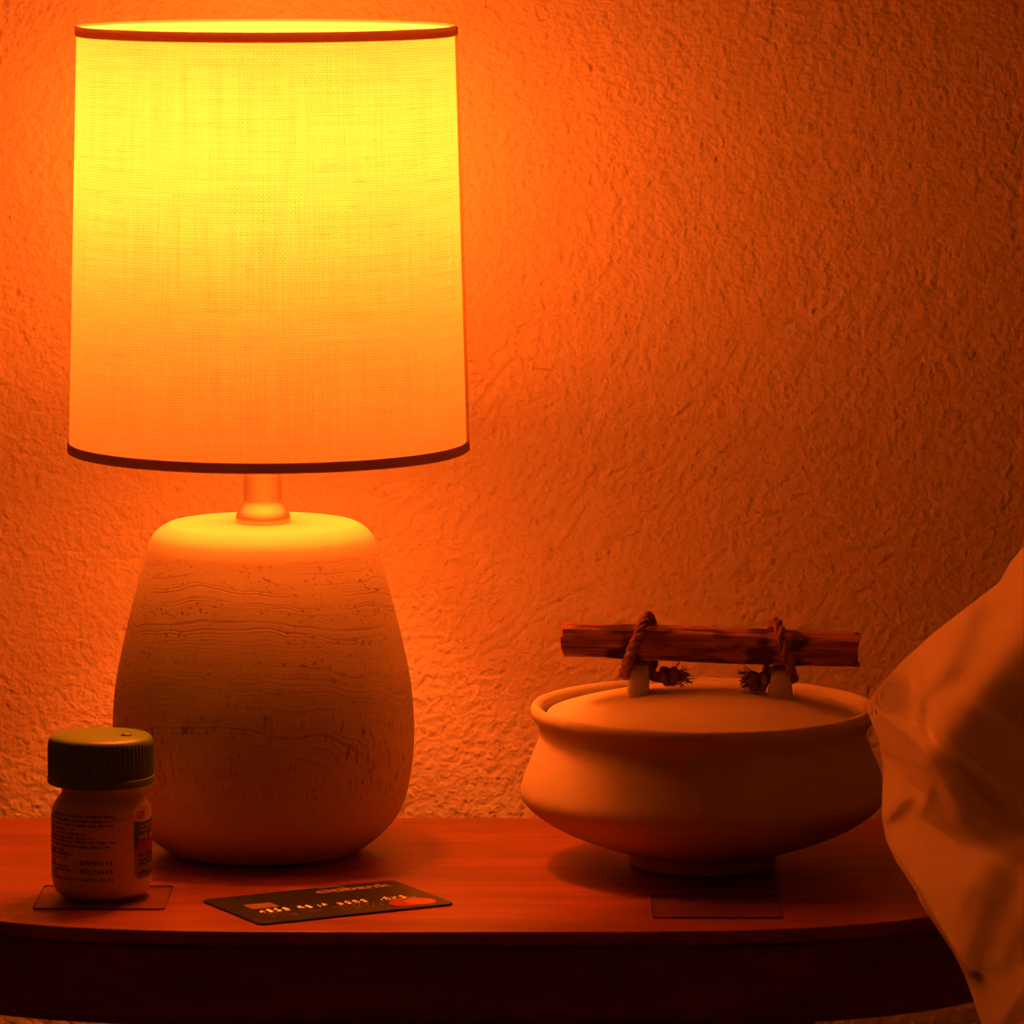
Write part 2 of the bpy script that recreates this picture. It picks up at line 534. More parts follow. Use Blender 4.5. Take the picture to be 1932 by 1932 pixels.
fix_normals(autosmooth(obj('neck', V, F, M_NECK, lamp), 50))
V, F = lathe([(0, 0.2152), (0.0155, 0.2152), (0.0165, 0.2170), (0.0165, 0.2420), (0.0150, 0.2440), (0, 0.2440)], (NX, LY, 0), 40)
fix_normals(autosmooth(obj('socket', V, F, M_SOCKET, lamp), 50))
# bulb
bz = 0.2445
V, F = lathe([(0, bz), (0.012, bz), (0.0125, bz + 0.012), (0.0140, bz + 0.020), (0.0150, bz + 0.0235), (0, bz + 0.0236)], (NX, LY, 0), 32)
fix_normals(autosmooth(obj('bulb_base', V, F, simple('bulb_plastic', (0.8, 0.78, 0.74), 0.5), lamp), 50))
gz = 0.2985
V, F = lathe([(0, gz - 0.0300)] + [(0.0240 * math.sin(math.radians(t)), gz - 0.0340 * math.cos(math.radians(t))) for t in range(30, 180, 10)] + [(0, gz + 0.0340)], (NX, LY, 0), 24)
fix_normals(obj('light_bulb', V, F, M_BULB, lamp))
# shade: one layer of linen on two wire rings, tape bound top and bottom
SX = LX + 0.0026
ZB, ZT, RB, RT = 0.1690, 0.3415, 0.0820, 0.0772
segs, rows = 160, 24
V, F, UV = [], [], []
for i in range(rows + 1):
    t = i / rows
    r = RB + (RT - RB) * t; z = ZB + (ZT - ZB) * t
    for s in range(segs):
        a = 2 * PI * s / segs
        V.append((SX + r * math.cos(a), LY + r * math.sin(a), z))
for i in range(rows):
    for s in range(segs):
        F.append((i * segs + s, i * segs + (s + 1) % segs, (i + 1) * segs + (s + 1) % segs, (i + 1) * segs + s))
shade = obj('lamp_shade', V, F, M_SHADE, lamp)
uvl = shade.data.uv_layers.new(name='UVMap')
for p in shade.data.polygons:
    i, s = divmod(p.index, segs)
    for li, (ds, di) in zip(p.loop_indices, ((0, 0), (1, 0), (1, 1), (0, 1))):
        uvl.data[li].uv = ((s + ds) / segs * 2 * PI * 79.6, (i + di) / rows * 172.5)
def band(r, z0, z1, th):
    return lathe([(r + 0.00005, z0), (r + th * 0.9, z0 + 0.0003), (r + th, z0 + 0.0008), (r + th, z1 - 0.0006), (r + th * 0.6, z1), (r + 0.00005, z1)], (SX, LY, 0), segs, 0, True)
V, F = band(RT, ZT - 0.0030, ZT + 0.0012, 0.0007)
fix_normals(obj('top_trim', V, F, M_TRIM, shade))
V, F = band(RB, ZB - 0.0012, ZB + 0.0030, 0.0007)
fix_normals(obj('bottom_trim', V, F, M_TRIM, shade))
# overlapped side seam on the right of the shade
seam = []
for a0, a1, off in ((math.radians(-14), math.radians(-3.0), 0.0009),):
    Vs, Fs = [], []
    na = 6
    for i in range(rows + 1):
        t = i / rows
        r = RB + (RT - RB) * t; z = ZB + 0.001 + (ZT - ZB - 0.002) * t
        for j in range(na + 1):
            a = a0 + (a1 - a0) * j / na
            e = off * (1.6 if j == na else 1.0)
            Vs.append((SX + (r + e) * math.cos(a), LY + (r + e) * math.sin(a), z))
        Vs.append((SX + (r + 0.0001) * math.cos(a1 + 0.004), LY + (r + 0.0001) * math.sin(a1 + 0.004), z))
    w_ = na + 2
    for i in range(rows):
        for j in range(w_ - 1):
            Fs.append((i * w_ + j, i * w_ + j + 1, (i + 1) * w_ + j + 1, (i + 1) * w_ + j))
    # narrow rolled edge where the linen laps over itself
    path = []
    for i in range(rows + 1):
        t = i / rows
        r = RB + (RT - RB) * t + 0.0007; z = ZB - 0.0008 + (ZT - ZB + 0.0016) * t
        path.append((SX + r * math.cos(a1), LY + r * math.sin(a1), z))
    V, F = tube(path, 0.0007, 6)
obj('side_seam', V, F, M_SEAM, shade)
# wire ring and spokes that carry the shade on the neck, level with its lower edge
parts = [tube([(NX + 0.0092 * math.cos(a), LY + 0.0092 * math.sin(a), 0.1712) for a in np.linspace(0, 2 * PI, 33)], 0.0011, 6)]
for a in (PI / 2, PI / 2 + 2 * PI / 3, PI / 2 + 4 * PI / 3):
    parts.append(tube([(NX + 0.0092 * math.cos(a), LY + 0.0092 * math.sin(a), 0.1712), (SX + 0.0815 * math.cos(a), LY + 0.0815 * math.sin(a), 0.1705)], 0.0008, 6))
V, F = join(*parts)
obj('shade_fitter', V, F, M_NECK, lamp)

# ------------------------------------------------------------------ clay pot
PX, PY = 0.0784, 0.082
pot = thing('clay_pot', 'round unglazed clay pot with wide belly and flared rim beside the bed', 'pot', (PX, PY, 0))
pot_prof = [(0.0, 0.0008), (0.012, 0.0008), (0.0200, 0.0007), (0.0245, 0.0006), (0.0285, 0.0004), (0.0298, 0.0014), (0.0304, 0.0040), (0.0318, 0.0064), (0.0400, 0.0090), (0.0500, 0.0124), (0.0600, 0.0168), (0.0690, 0.0224), (0.0736, 0.0270),
            (0.0748, 0.0312), (0.0737, 0.0360), (0.0712, 0.0428), (0.0682, 0.0500), (0.0669, 0.0545), (0.0677, 0.0582), (0.0698, 0.0612), (0.0708, 0.0640), (0.0700, 0.0664), (0.0682, 0.0668), (0.0664, 0.0655),
            (0.0658, 0.0635), (0.0653, 0.0612), (0.0649, 0.0588), (0.0618, 0.0580), (0.0612, 0.0570), (0.0650, 0.0480), (0.0700, 0.0340), (0.0660, 0.0240), (0.0500, 0.0165), (0.0250, 0.0120), (0, 0.0115)]
V, F = lathe(pot_prof, (PX, PY, 0), 128, 5, wob=0.002)
fix_normals(obj('pot_body', V, F, M_CLAY, pot))

lid = thing('pot_lid', 'domed clay lid on the round pot with driftwood handle tied by rope', 'lid', (PX, PY, 0.060))
def dome_z(r):
    return 0.0632 + 0.0105 * (1 - (r / 0.0645) ** 2.0)
prof = [(0.0, 0.0600), (0.030, 0.0600), (0.050, 0.0600), (0.057, 0.0600), (0.060, 0.0600), (0.0628, 0.0604), (0.0640, 0.0618), (0.0640, 0.0632)]
prof += [(r, dome_z(r)) for r in (0.0620, 0.058, 0.050, 0.042, 0.034, 0.026, 0.018, 0.010, 0.005)] + [(0, dome_z(0))]
V, F = lathe(prof, (PX, PY, 0), 128, 3)
fix_normals(obj('lid_dome', V, F, M_CLAY, lid))
def lug(cx, cyl, ztop, w_bot, w_top, lean):
    """rounded clay tab with a hole through it along x"""
    zb = dome_z(math.hypot(cx - PX, cyl - PY)) - 0.0035
    n = 28
    d_bot, d_top = 0.0105, 0.0062
    hole_r, hz = 0.0030, zb + (ztop - zb) * 0.66
    # outline in (y, z): tapered with round top
    outl = []
    for i in range(n):
        a = 2 * PI * i / n
        c, s = math.cos(a), math.sin(a)
        t = (s + 1) / 2
        hwid = d_bot + (d_top - d_bot) * t
        e = 0.42
        yy = math.copysign(abs(c) ** e, c) * hwid
        zz = (zb + ztop) / 2 + math.copysign(abs(s) ** e, s) * (ztop - zb) / 2
        outl.append((yy, zz))
    hole = [(hole_r * math.cos(2 * PI * i / n), hz + hole_r * math.sin(2 * PI * i / n)) for i in range(n)]
    V, F = [], []
    def xw(z):
        t = (z - zb) / (ztop - zb)
        return (w_bot + (w_top - w_bot) * t) / 2
    layers = []
    for side in (-1, 1):
        inner = []
        rim = []
        for y, z in hole:
            inner.append(len(V)); V.append((cx + side * xw(z) + lean * (z - zb), cyl + y, z))
        mid = []
        for (y, z), (hy, hzz) in zip(outl, hole):
            y2, z2 = hy + (y - hy) * 0.80, hzz + (z - hzz) * 0.80
            mid.append(len(V)); V.append((cx + side * xw(z2) * 0.98 + lean * (z2 - zb), cyl + y2, z2))
        for y, z in outl:
            rim.append(len(V)); V.append((cx + side * xw(z) * 0.62 + lean * (z - zb), cyl + y, z))
        for a, b in ((inner, mid), (mid, rim)):
            for i in range(n):
                j = (i + 1) % n
                F.append((a[i], a[j], b[j], b[i]) if side > 0 else (a[i], b[i], b[j], a[j]))
        layers.append((inner, rim))
    for i in range(n):
        j = (i + 1) % n
        F.append((layers[0][1][i], layers[1][1][i], layers[1][1][j], layers[0][1][j]))
        F.append((layers[0][0][i], layers[0][0][j], layers[1][0][j], layers[1][0][i]))
    o = fix_normals(obj('lug', V, F, M_CLAY, lid))
    m = o.modifiers.new('sub', 'SUBSURF'); m.levels = m.render_levels = 1
    return hz
BY = PY - 0.003
hzl = lug(0.0513, BY, 0.0852, 0.0100, 0.0076, 0.06)
hzr = lug(0.1093, BY, 0.0830, 0.0125, 0.0076, 0.02)
# driftwood bar: split square stick, slightly tilted and irregular
xa, xb = 0.0203, 0.1414
nb = 46
V, F = [], []
prng = np.random.default_rng(3)
kn = 12
wv1 = np.cumsum(prng.normal(0, 0.00012, (nb + 1, kn)), axis=0)
for i in range(nb + 1):
    t = i / nb
    x = xa + (xb - xa) * t
    top = 0.0996 - 0.0043 * t + 0.0004 * math.sin(5 * t)
    bot = 0.0878 - 0.0044 * t - 0.0006 * math.sin(PI * t)
    yf = BY - 0.0065 + 0.0006 * math.sin(4 * t + 1); yb = BY + 0.0065
    ch = 0.0022 + 0.0012 * math.sin(2.3 * t - 0.2)        # front upper edge split away
    ring = [(yf, bot + 0.0008), (yf - 0.0003, bot + 0.0035), (yf, bot + 0.0075), (yf + 0.0002, top - ch - 0.0008), (yf + 0.0012, top - ch * 0.35), (yf + 0.0045, top),
            (yb - 0.003, top + 0.0010), (yb - 0.0006, top + 0.0004), (yb, top - 0.002), (yb, bot + 0.003), (yb - 0.0012, bot), (yf + 0.0010, bot)]
    for j, (y, z) in enumerate(ring):
        w1 = wv1[i, j] + prng.normal(0, 0.00007)
        xe = x + (prng.normal(0, 0.0007) if i in (0, nb) else 0)
        V.append((xe, y + w1 * 0.5, z + w1 * 0.7))
for i in range(nb):
    for j in range(kn):
        jj = (j + 1) % kn
        F.append((i * kn + j, i * kn + jj, (i + 1) * kn + jj, (i + 1) * kn + j))
F.append(tuple(range(kn))[::-1]); F.append(tuple(range(nb * kn, nb * kn + kn)))
o = fix_normals(autosmooth(obj('handle_bar', V, F, M_STICK, lid), 35))
# ropes: over the bar, down its front, through the lug hole, knotted and frayed on the inner side
def fray(origin, direction, n, spread, length, parent):
    parts = []
    O = Vector(origin); D = Vector(direction).normalized()
    for i in range(n):
        d = (D + Vector((random.gauss(0, spread), random.gauss(0, spread), random.gauss(0, spread)))).normalized()
        L = length * random.uniform(0.45, 1.0)
        st = O + Vector((random.gauss(0, 0.0006), random.gauss(0, 0.0014), random.gauss(0, 0.0011)))
        bend = Vector((random.gauss(0, 0.2), random.gauss(0, 0.25), random.gauss(-0.12, 0.25)))
        pts = [st, st + d * L * 0.5, st + (d + bend * 0.5).normalized() * L]
        rr0 = random.uniform(0.00022, 0.00050)
        parts.append(tube(catmull(pts, 3), list(np.linspace(rr0, rr0 * 0.45, 7)), 5))
    V, F = join(*parts)
    return obj('frayed_end', V, F, M_ROPE, parent)
def knot(c, r, direction, seed):
    c = Vector(c)
    q = random.Random(seed)
    pts = []
    for i in range(15):
        a = i * 2 * PI / 5.2
        pts.append(c + Vector((math.cos(a * 0.5 + q.random()) * r * 0.75, math.sin(a) * r * 0.9, math.cos(a) * r * 0.8)))
    return rope(pts, 0.0016, 3, 0.006, 7)
yfr, yba = BY - 0.0090, BY + 0.0092
left = [(0.0545, BY + 0.0005, hzl + 0.0002), (0.0572, BY + 0.005, hzl + 0.002), (0.0585, yba, 0.0905), (0.0578, yba, 0.0965), (0.0560, BY + 0.006, 0.1022), (0.0545, BY - 0.001, 0.1024), (0.0530, BY - 0.0062, 0.1002),
        (0.0512, yfr, 0.0960), (0.0492, yfr, 0.0918), (0.0475, yfr + 0.0005, 0.0868), (0.0463, BY - 0.0062, 0.0828), (0.0460, BY - 0.0030, hzl + 0.0005), (0.0475, BY, hzl), (0.0513, BY, hzl), (0.0560, BY, hzl), (0.0600, BY - 0.002, hzl - 0.0008), (0.0630, BY - 0.004, hzl - 0.0002)]
V, F = rope(left, 0.0023, 3, 0.0105)
K = knot((0.0640, BY - 0.004, hzl - 0.0002), 0.0032, 1, 4)
rl = obj('rope_tie', *join((V, F), K), M_ROPE, lid)
fray((0.0655, BY - 0.005, hzl + 0.0002), (1, -0.25, -0.05), 70, 0.30, 0.0085, rl)
right = [(0.1065, BY + 0.0005, hzr), (0.1045, BY + 0.006, hzr + 0.003), (0.1050, yba, 0.0890), (0.1062, yba, 0.0950), (0.1078, BY + 0.006, 0.0998), (0.1085, BY - 0.001, 0.1000), (0.1092, BY - 0.0062, 0.0978),
         (0.1103, yfr, 0.0935), (0.1115, yfr, 0.0890), (0.1128, yfr + 0.0008, 0.0842), (0.1143, BY - 0.0060, 0.0800), (0.1150, BY - 0.0030, hzr), (0.1135, BY, hzr), (0.1093, BY, hzr), (0.1045, BY, hzr), (0.1010, BY - 0.002, hzr - 0.0005), (0.0990, BY - 0.003, hzr)]
V, F = rope(right, 0.0022, 2, 0.0130)
K = knot((0.1003, BY - 0.003, hzr - 0.0008), 0.0034, 1, 9)
rr_o = obj('rope_tie', *join((V, F), K), M_ROPE, lid)
fray((0.0985, BY - 0.004, hzr + 0.0008), (-1, -0.2, -0.05), 60, 0.32, 0.0068, rr_o)

# ------------------------------------------------------------------ clear squares
def square(cx, cyl, a, b, ang, label):
    c, s = math.cos(ang), math.sin(ang)
    o_ = []
    r = 0.002
    for (sx_, sy_, a0) in ((1, 1, 0), (-1, 1, 90), (-1, -1, 180), (1, -1, 270)):
        for q in range(4):
            t = math.radians(a0 + q * 30)
            lx = sx_ * (a / 2 - r) + r * math.cos(t); ly = sy_ * (b / 2 - r) + r * math.sin(t)
            o_.append((cx + lx * c - ly * s, cyl + lx * s + ly * c))
    root = thing('plastic_square', label, 'plastic square', (cx, cyl, 0), 'clear plastic squares on the nightstand')
    obj('film', *prism([(cx + (x - cx) * 0.997, cyl + (y - cyl) * 0.997) for x, y in o_], 0.0001, 0.0009), M_FILM, root, smooth=False)
    n = len(o_)
    V = [(x, y, z) for z in (0.0001, 0.00085) for x, y in o_]
    F = [(i, (i + 1) % n, n + (i + 1) % n, n + i) for i in range(n)]
    obj('edge', V, F, M_FILMEDGE, root, smooth=False)
    return root
square(-0.1625, 0.0100, 0.0520, 0.0465, math.radians(-0.8), 'clear plastic square lying under the white pill bottle')
square(0.0806, -0.0085, 0.0512, 0.0440, math.radians(0.0), 'clear plastic square lying in front of the clay pot')

# ------------------------------------------------------------------ pill bottle
BX, BYY = -0.1634, 0.0145
bt = thing('pill_bottle', 'small white plastic pill bottle with green ribbed cap left of the card', 'bottle', (BX, BYY, 0.0010))
bprof = [(0, 0.0012), (0.0150, 0.0012), (0.0166, 0.0016), (0.0183, 0.0030), (0.0194, 0.0050), (0.0198, 0.0080), (0.0199, 0.0110), (0.01985, 0.0300), (0.0198, 0.0335), (0.0194, 0.0362), (0.0186, 0.0384),
         (0.0173, 0.0404), (0.0161, 0.0418), (0.0157, 0.0430), (0.0156, 0.0460), (0.0156, 0.0500), (0, 0.0500)]
V, F = lathe(bprof, (BX, BYY, 0), 96)
bo = fix_normals(autosmooth(obj('bottle_body', V, F, M_BOTTLE, bt), 50))
# cap with fine vertical ribs
segs = 66 * 4
V, F = [], []
cap_rows = [(0.0150, 0.0462, 0), (0.0208, 0.0464, 0), (0.0213, 0.0468, 0), (0.0213, 0.0492, 0), (0.0209, 0.0496, 0.3), (0.0209, 0.0505, 1), (0.02085, 0.0615, 1), (0.0206, 0.0634, 0.5), (0.0201, 0.0645, 0.0), (0.0192, 0.0652, 0), (0.0170, 0.0655, 0), (0.008, 0.0656, 0)]
for r, z, rib in cap_rows:
    for s in range(segs):
        a = 2 * PI * s / segs
        e = (0.00022 if (s % 4) in (0, 1) else -0.00022) * rib
        V.append((BX + (r + e) * math.cos(a), BYY + (r + e) * math.sin(a), z))
for i in range(len(cap_rows) - 1):
    for s in range(segs):
        t = (s + 1) % segs
        F.append((i * segs + s, i * segs + t, (i + 1) * segs + t, (i + 1) * segs + s))
c0 = len(V); V.append((BX, BYY, 0.0656)); L0 = (len(cap_rows) - 1) * segs
for s in range(segs): F.append((L0 + s, L0 + (s + 1) % segs, c0))
c1 = len(V); V.append((BX, BYY, 0.0462))
for s in range(segs): F.append((s, c1, (s + 1) % segs))
capo = fix_normals(autosmooth(obj('cap', V, F, M_CAP, bt), 32))
a = math.radians(-8)
V, F = lathe([(0, 0.0664), (0.0010, 0.0663), (0.0014, 0.0659), (0.0014, 0.0655)], (BX + 0.0105, BYY - 0.003, 0), 20)
V = [(BX + 0.0105 + (x - BX - 0.0105) * 1.6, y, z) for x, y, z in V]
obj('moulding_mark', V, F, M_CAP, capo)
# label geometry wraps round the body: s = arc angle (0 faces the camera), z height
RBD = 0.0199
def on_body(ang, z, off):
    r = RBD + off
    return (BX + r * math.sin(ang), BYY - r * math.cos(ang), z)
def patch(a0, a1, z0, z1, off, mat, name, parent, n=24, shape=None):
    V, F = [], []
    for i in range(n + 1):
        a_ = a0 + (a1 - a0) * i / n
        lo, hi = (z0, z1) if shape is None else shape((i / n))
        V += [on_body(a_, lo, off), on_body(a_, hi, off)]
    for i in range(n): F.append((2 * i, 2 * i + 2, 2 * i + 3, 2 * i + 1))
    return obj(name, V, F, mat, parent)
def wrap(shapes, off):
    V, F = [], []
    for (v, f), a0, z0 in shapes:
        n = len(V)
        V += [on_body(a0 + x / RBD, z0 + y, off) for x, y in v]
        F += [tuple(i + n for i in q) for q in f]
    return V, F
lab = patch(math.radians(-170), math.radians(170), 0.0076, 0.0338, 0.00010, M_LABEL, 'label', bt, 90)
# printed paragraph: rows of tiny marks the photograph does not resolve into letters
def small_print(x0, x1, z, h, dens=1.0):
    V, F = [], []
    x = x0
    def q(a, b, c, d):
        n = len(V); V.extend([(a, b), (c, b), (c, d), (a, d)]); F.append((n, n + 1, n + 2, n + 3))
    while x < x1:
        for _ in range(random.randint(3, 9)):
            if x >= x1: break
            kind = random.random()
            wl = h * 0.55
            th = h * 0.26 * dens
            if kind < 0.35:
                q(x, z, x + th, z + h); q(x + wl - th, z, x + wl, z + h * 0.8); q(x, z + h * 0.7 - th, x + wl, z + h * 0.72)
            elif kind < 0.7:
                q(x, z, x + wl, z + th); q(x, z + h * 0.72 - th, x + wl, z + h * 0.72); q(x, z, x + th, z + h * 0.72); 
            else:
                q(x, z, x + th, z + h * 0.75); q(x, z + h * 0.4, x + wl, z + h * 0.4 + th)
            x += h * 0.72
        x += h * 0.55
    return V, F
def ang_of(px): return math.asin(max(-0.99, min(0.99, (px - 186.5) / 94.5)))
fronts = [250, 335, 415, 500, 570, 645, 715, 795, 887, 956, 1030, 1105, 1180, 1245, 1330, 1400]
ends = [218, 207, 213, 139, 161, 179, 218, 208, 121, 138, 127, 104, 130, 134, 108, 141]
PANEL_DROP = 0.0
def z_of(py): return 0.0016 + (1705.0 - py) * 0.0002145 - PANEL_DROP
sh_k, sh_r = [], []
for i, (fv, en) in enumerate(zip(fronts, ends)):
    zc = z_of(1520 + fv / 9.66)
    a0, a1 = math.radians(-128), ang_of(en)
    v, f = small_print(0, (a1 - a0) * RBD, -0.0005, 0.00115 if i != 9 else 0.0014, 1.5 if i == 9 else 1.0)
    (sh_r if i in (10, 11) else sh_k).append(((v, f), a0, zc))
V, F = wrap(sh_k, 0.00016); obj('small_print', V, F, M_INK, lab, smooth=False)
V, F = wrap(sh_r, 0.00016); obj('red_print', V, F, M_INKRED, lab, smooth=False)
sh = []
for s_, px0, px1, py, size in (('EXP05/16', 152, 214, 1636.5, 0.0026), ('4GC1664A', 152, 214, 1652.5, 0.0026), ('/ 4A291 S2 F2', 148, 215, 1667, 0.0019)):
    v, f = text_shape(s_, size, 1.15, 0.022)
    a0, a1 = ang_of(px0), ang_of(px1)
    sc = (a1 - a0) * RBD / width(v)
    x0 = min(p[0] for p in v)
    sh.append(([((x - x0) * sc, y) for x, y in v], f))
    sh[-1] = ((sh[-1][0], f), a0, z_of(py))
V, F = wrap(sh, 0.00016); obj('stamped_code', V, F, M_INK, lab, smooth=False)
# front face of the label at the right: white badge, dark panel, red box
PANEL_DROP = 0.0012
a0 = ang_of(252.5); a1 = math.radians(150)
zt, zb_ = z_of(1553.5), z_of(1663)
def pshape(t):
    e = 0.0022 * max(0, 1 - t * 14) ** 1.5
    return (zb_ + e, zt)
patch(a0, a1, zb_, zt, 0.00013, M_PANELLOW, 'pale_panel', lab, 60, pshape)
patch(a0, a1, z_of(1606), zt, 0.00016, M_PANEL, 'dark_panel', lab, 60)
patch(a0 + 0.10, a1 - 0.2, z_of(1611), z_of(1592), 0.00020, M_INKRED, 'red_box', lab, 40)
sh = []
v, f = text_shape('CVS', 0.0030, 1.0, 0.045)
x0 = min(p[0] for p in v)
sh.append((([((x - x0) * 0.95, y) for x, y in v], f), a0 + 0.06, z_of(1546)))
V, F = wrap(sh, 0.0003)
# white badge behind it: half round tab overlapping the panel top
bn = 30
Vb, Fb = [], []
amid, half = a0 + 0.34, 0.36
for i in range(bn + 1):
    t = -1 + 2 * i / bn
    lo = z_of(1549) - 0.0016 * math.sqrt(max(0, 1 - t * t))
    Vb += [on_body(amid + half * t, lo, 0.00022), on_body(amid + half * t, z_of(1530), 0.00022)]
for i in range(bn): Fb.append((2 * i, 2 * i + 2, 2 * i + 3, 2 * i + 1))
badge = obj('badge', Vb, Fb, M_LABEL, lab)
obj('red_lettering', V, F, M_INKRED, lab, smooth=False)
patch(a0 + 0.06, a0 + 0.34, z_of(1549.5), z_of(1548.0), 0.0003, M_INKRED, 'red_underline', lab, 8)
sh = []
for zc, h_, L_ in ((z_of(1566), 0.0011, 0.9), (z_of(1574), 0.0011, 1.0), (z_of(1590), 0.0026, 1.0)):
    v, f = small_print(0, L_ * RBD, 0, h_)
    sh.append(((v, f), a0 + 0.14, zc))
V, F = wrap(sh, 0.0002); obj('pale_lettering', V, F, M_INKPALE, lab, smooth=False)
sh = []
for zc, h_, L_ in ((z_of(1622), 0.0016, 1.0), (z_of(1630), 0.0013, 1.0), (z_of(1637), 0.0012, 1.0), (z_of(1657), 0.0026, 1.0)):
    v, f = small_print(0, L_ * RBD, 0, h_, 1.3)
    sh.append(((v, f), a0 + 0.12, zc))
V, F = wrap(sh, 0.0002); obj('dark_lettering', V, F, M_INK, lab, smooth=False)

# ------------------------------------------------------------------ bank card
C0 = Vector((-0.0978, -0.0440, 0.0)); 
uvec = Vector((0.0735, 0.0395, 0)).normalized(); vvec = Vector((-uvec.y, uvec.x, 0))
CW, CH, CT = 0.0856, 0.0540, 0.0009
crd = thing('bank_card', 'dark green bank card with silver lettering and chip lying on the wood', 'card', (C0 + uvec * CW / 2 + vvec * CH / 2))
def cp(u, v, z=0.0): return tuple(C0 + uvec * u + vvec * v + Vector((0, 0, z)))
ol = []
r = 0.0032
for (uu_, vv_, st) in ((CW - r, CH - r, 0), (r, CH - r, 90), (r, r, 180), (CW - r, r, 270)):
    for q in range(7):
        t = math.radians(st + 15 * q)
        ol.append((uu_ + r * math.cos(t), vv_ + r * math.sin(t)))
n = len(ol)
V = [cp(u, v, 0.0001) for u, v in ol] + [cp(u, v, CT) for u, v in ol]
F = [tuple(range(n))[::-1], tuple(range(n, 2 * n))] + [(i, (i + 1) % n, n + (i + 1) % n, n + i) for i in range(n)]
cb = bevel(autosmooth(obj('card_body', V, F, M_CARD, crd), 30), 0.00015, 2)
def flat(shapes, z):
    V, F = [], []
    for (v, f), u0, v0 in shapes:
        k0 = len(V)
        V += [cp(u0 + x, v0 + y, z) for x, y in v]
        F += [tuple(i + k0 for i in q) for q in f]
    return V, F
def rect(u0, u1, v0, v1):
    return ([(u0, v0), (u1, v0), (u1, v1), (u0, v1)], [(0, 1, 2, 3)])
def disc(u, v, r, a0=0, a1=2 * PI, n=48):
    pts = [(u + r * math.cos(a0 + (a1 - a0) * i / n), v + r * math.sin(a0 + (a1 - a0) * i / n)) for i in range(n)]
    return (pts, [tuple(range(n))])
# bank name
v, f = text_shape('citibank', 0.0100, 1.0, 0.02)
x0 = min(p[0] for p in v); sc = 0.0335 / width(v)
v = [((x - x0) * sc, y * 0.92) for x, y in v]
arc = []
for i in range(17):
    t = PI * (0.15 + 0.70 * i / 16)
    arc.append((0.0098 - 0.0062 * math.cos(t), 0.0068 + 0.0030 * math.sin(t)))
V1 = []; F1 = []
for i, (x, y) in enumerate(arc): V1 += [(x, y), (x, y + 0.0006)]
for i in range(16): F1.append((2 * i, 2 * i + 2, 2 * i + 3, 2 * i + 1))
V, F = flat([((v, f), 0.0465, 0.0430), ((V1, F1), 0.0465, 0.0430)], CT + 0.00006)
obj('bank_lettering', V, F, M_SILVER, cb, smooth=False)
# chip
V, F = flat([((rect(0, 0.0118, 0, 0.0092)), 0.0098, 0.0268)], CT + 0.00005)
ch = obj('chip', V, F, M_CHIP, cb, smooth=False)
# raised account digits: worn silver strokes in four groups of four
parts = []
def stroke(u, v, du, dv, hgt):
    a_ = [cp(u, v, CT), cp(u + du, v, CT), cp(u + du, v + dv, CT), cp(u, v + dv, CT)]
    m_ = 0.40
    b_ = [cp(u + du * m_, v + dv * m_, CT + hgt), cp(u + du * (1 - m_), v + dv * m_, CT + hgt), cp(u + du * (1 - m_), v + dv * (1 - m_), CT + hgt), cp(u + du * m_, v + dv * (1 - m_), CT + hgt)]
    return (a_ + b_, [(4, 5, 6, 7), (0, 1, 5, 4), (1, 2, 6, 5), (2, 3, 7, 6), (3, 0, 4, 7)])
q = random.Random(21)
segm = [(0, 0.0018, 0.0020, 0.0006), (0, 0, 0.0020, 0.0006), (0, 0.0036, 0.0020, 0.0006), (0, 0.0002, 0.0006, 0.0018), (0.0014, 0.0002, 0.0006, 0.0018), (0, 0.0021, 0.0006, 0.0018), (0.0014, 0.0021, 0.0006, 0.0018)]
for g in range(4):
    for d_ in range(4):
        u0 = 0.0098 + g * 0.0172 + d_ * 0.0036
        for s_ in segm:
            if q.random() < 0.62: parts.append(stroke(u0 + s_[0], 0.0192 + s_[1], s_[2], s_[3], 0.00034))
V, F = join(*parts); obj('raised_digits', V, F, M_EMBOSS, cb)
v, f = small_print(0, 0.0075, 0, 0.0012)
V, F = flat([((v, f), 0.0102, 0.0165)], CT + 0.00006); obj('tiny_print', V, F, M_SILVER, cb, smooth=False)
parts = []
for row, (u0, u1, v0) in enumerate(((0.0100, 0.0200, 0.0095), (0.0270, 0.0340, 0.0110), (0.0400, 0.0540, 0.0100), (0.0400, 0.0520, 0.0150))):
    u = u0
    while u < u1:
        for s_ in segm:
            if q.random() < 0.5: parts.append(stroke(u + s_[0] * 0.7, v0 + s_[1] * 0.7, s_[2] * 0.7, s_[3] * 0.7, 0.0003))
        u += 0.0024
V, F = join(*parts); obj('raised_lines', V, F, M_DIM, cb, smooth=False)
# fine concentric contour lines round the round emblem
Vr, Fr = [], []
for i in range(9):
    rr_ = 0.0105 + i * 0.0022 + 0.0004 * (i % 2)
    n_ = 60; prev = None
    for s in range(n_ + 1):
        t = math.radians(60 + 200 * s / n_)
        u, v = 0.0710 + rr_ * 1.25 * math.cos(t), 0.0085 + rr_ * math.sin(t)
        ok = 0.0008 < v < 0.0185 and u > 0.0405
        if ok:
            k0 = len(Vr); Vr += [cp(u, v, CT + 0.00005), cp(u + 0.00028 * math.cos(t), v + 0.00028 * math.sin(t), CT + 0.00005)]
            if prev is not None: Fr.append((prev, k0, k0 + 1, prev + 1))
            prev = k0
        else: prev = None
obj('contour_lines', Vr, Fr, M_RING, cb, smooth=False)
V, F = flat([(disc(0.0682, 0.0100, 0.0064), 0, 0)], CT + 0.00006); obj('red_disc', V, F, M_RED, cb, smooth=False)
V, F = flat([(disc(0.0750, 0.0100, 0.0064), 0, 0)], CT + 0.00009); obj('amber_disc', V, F, M_AMBER, cb, smooth=False)
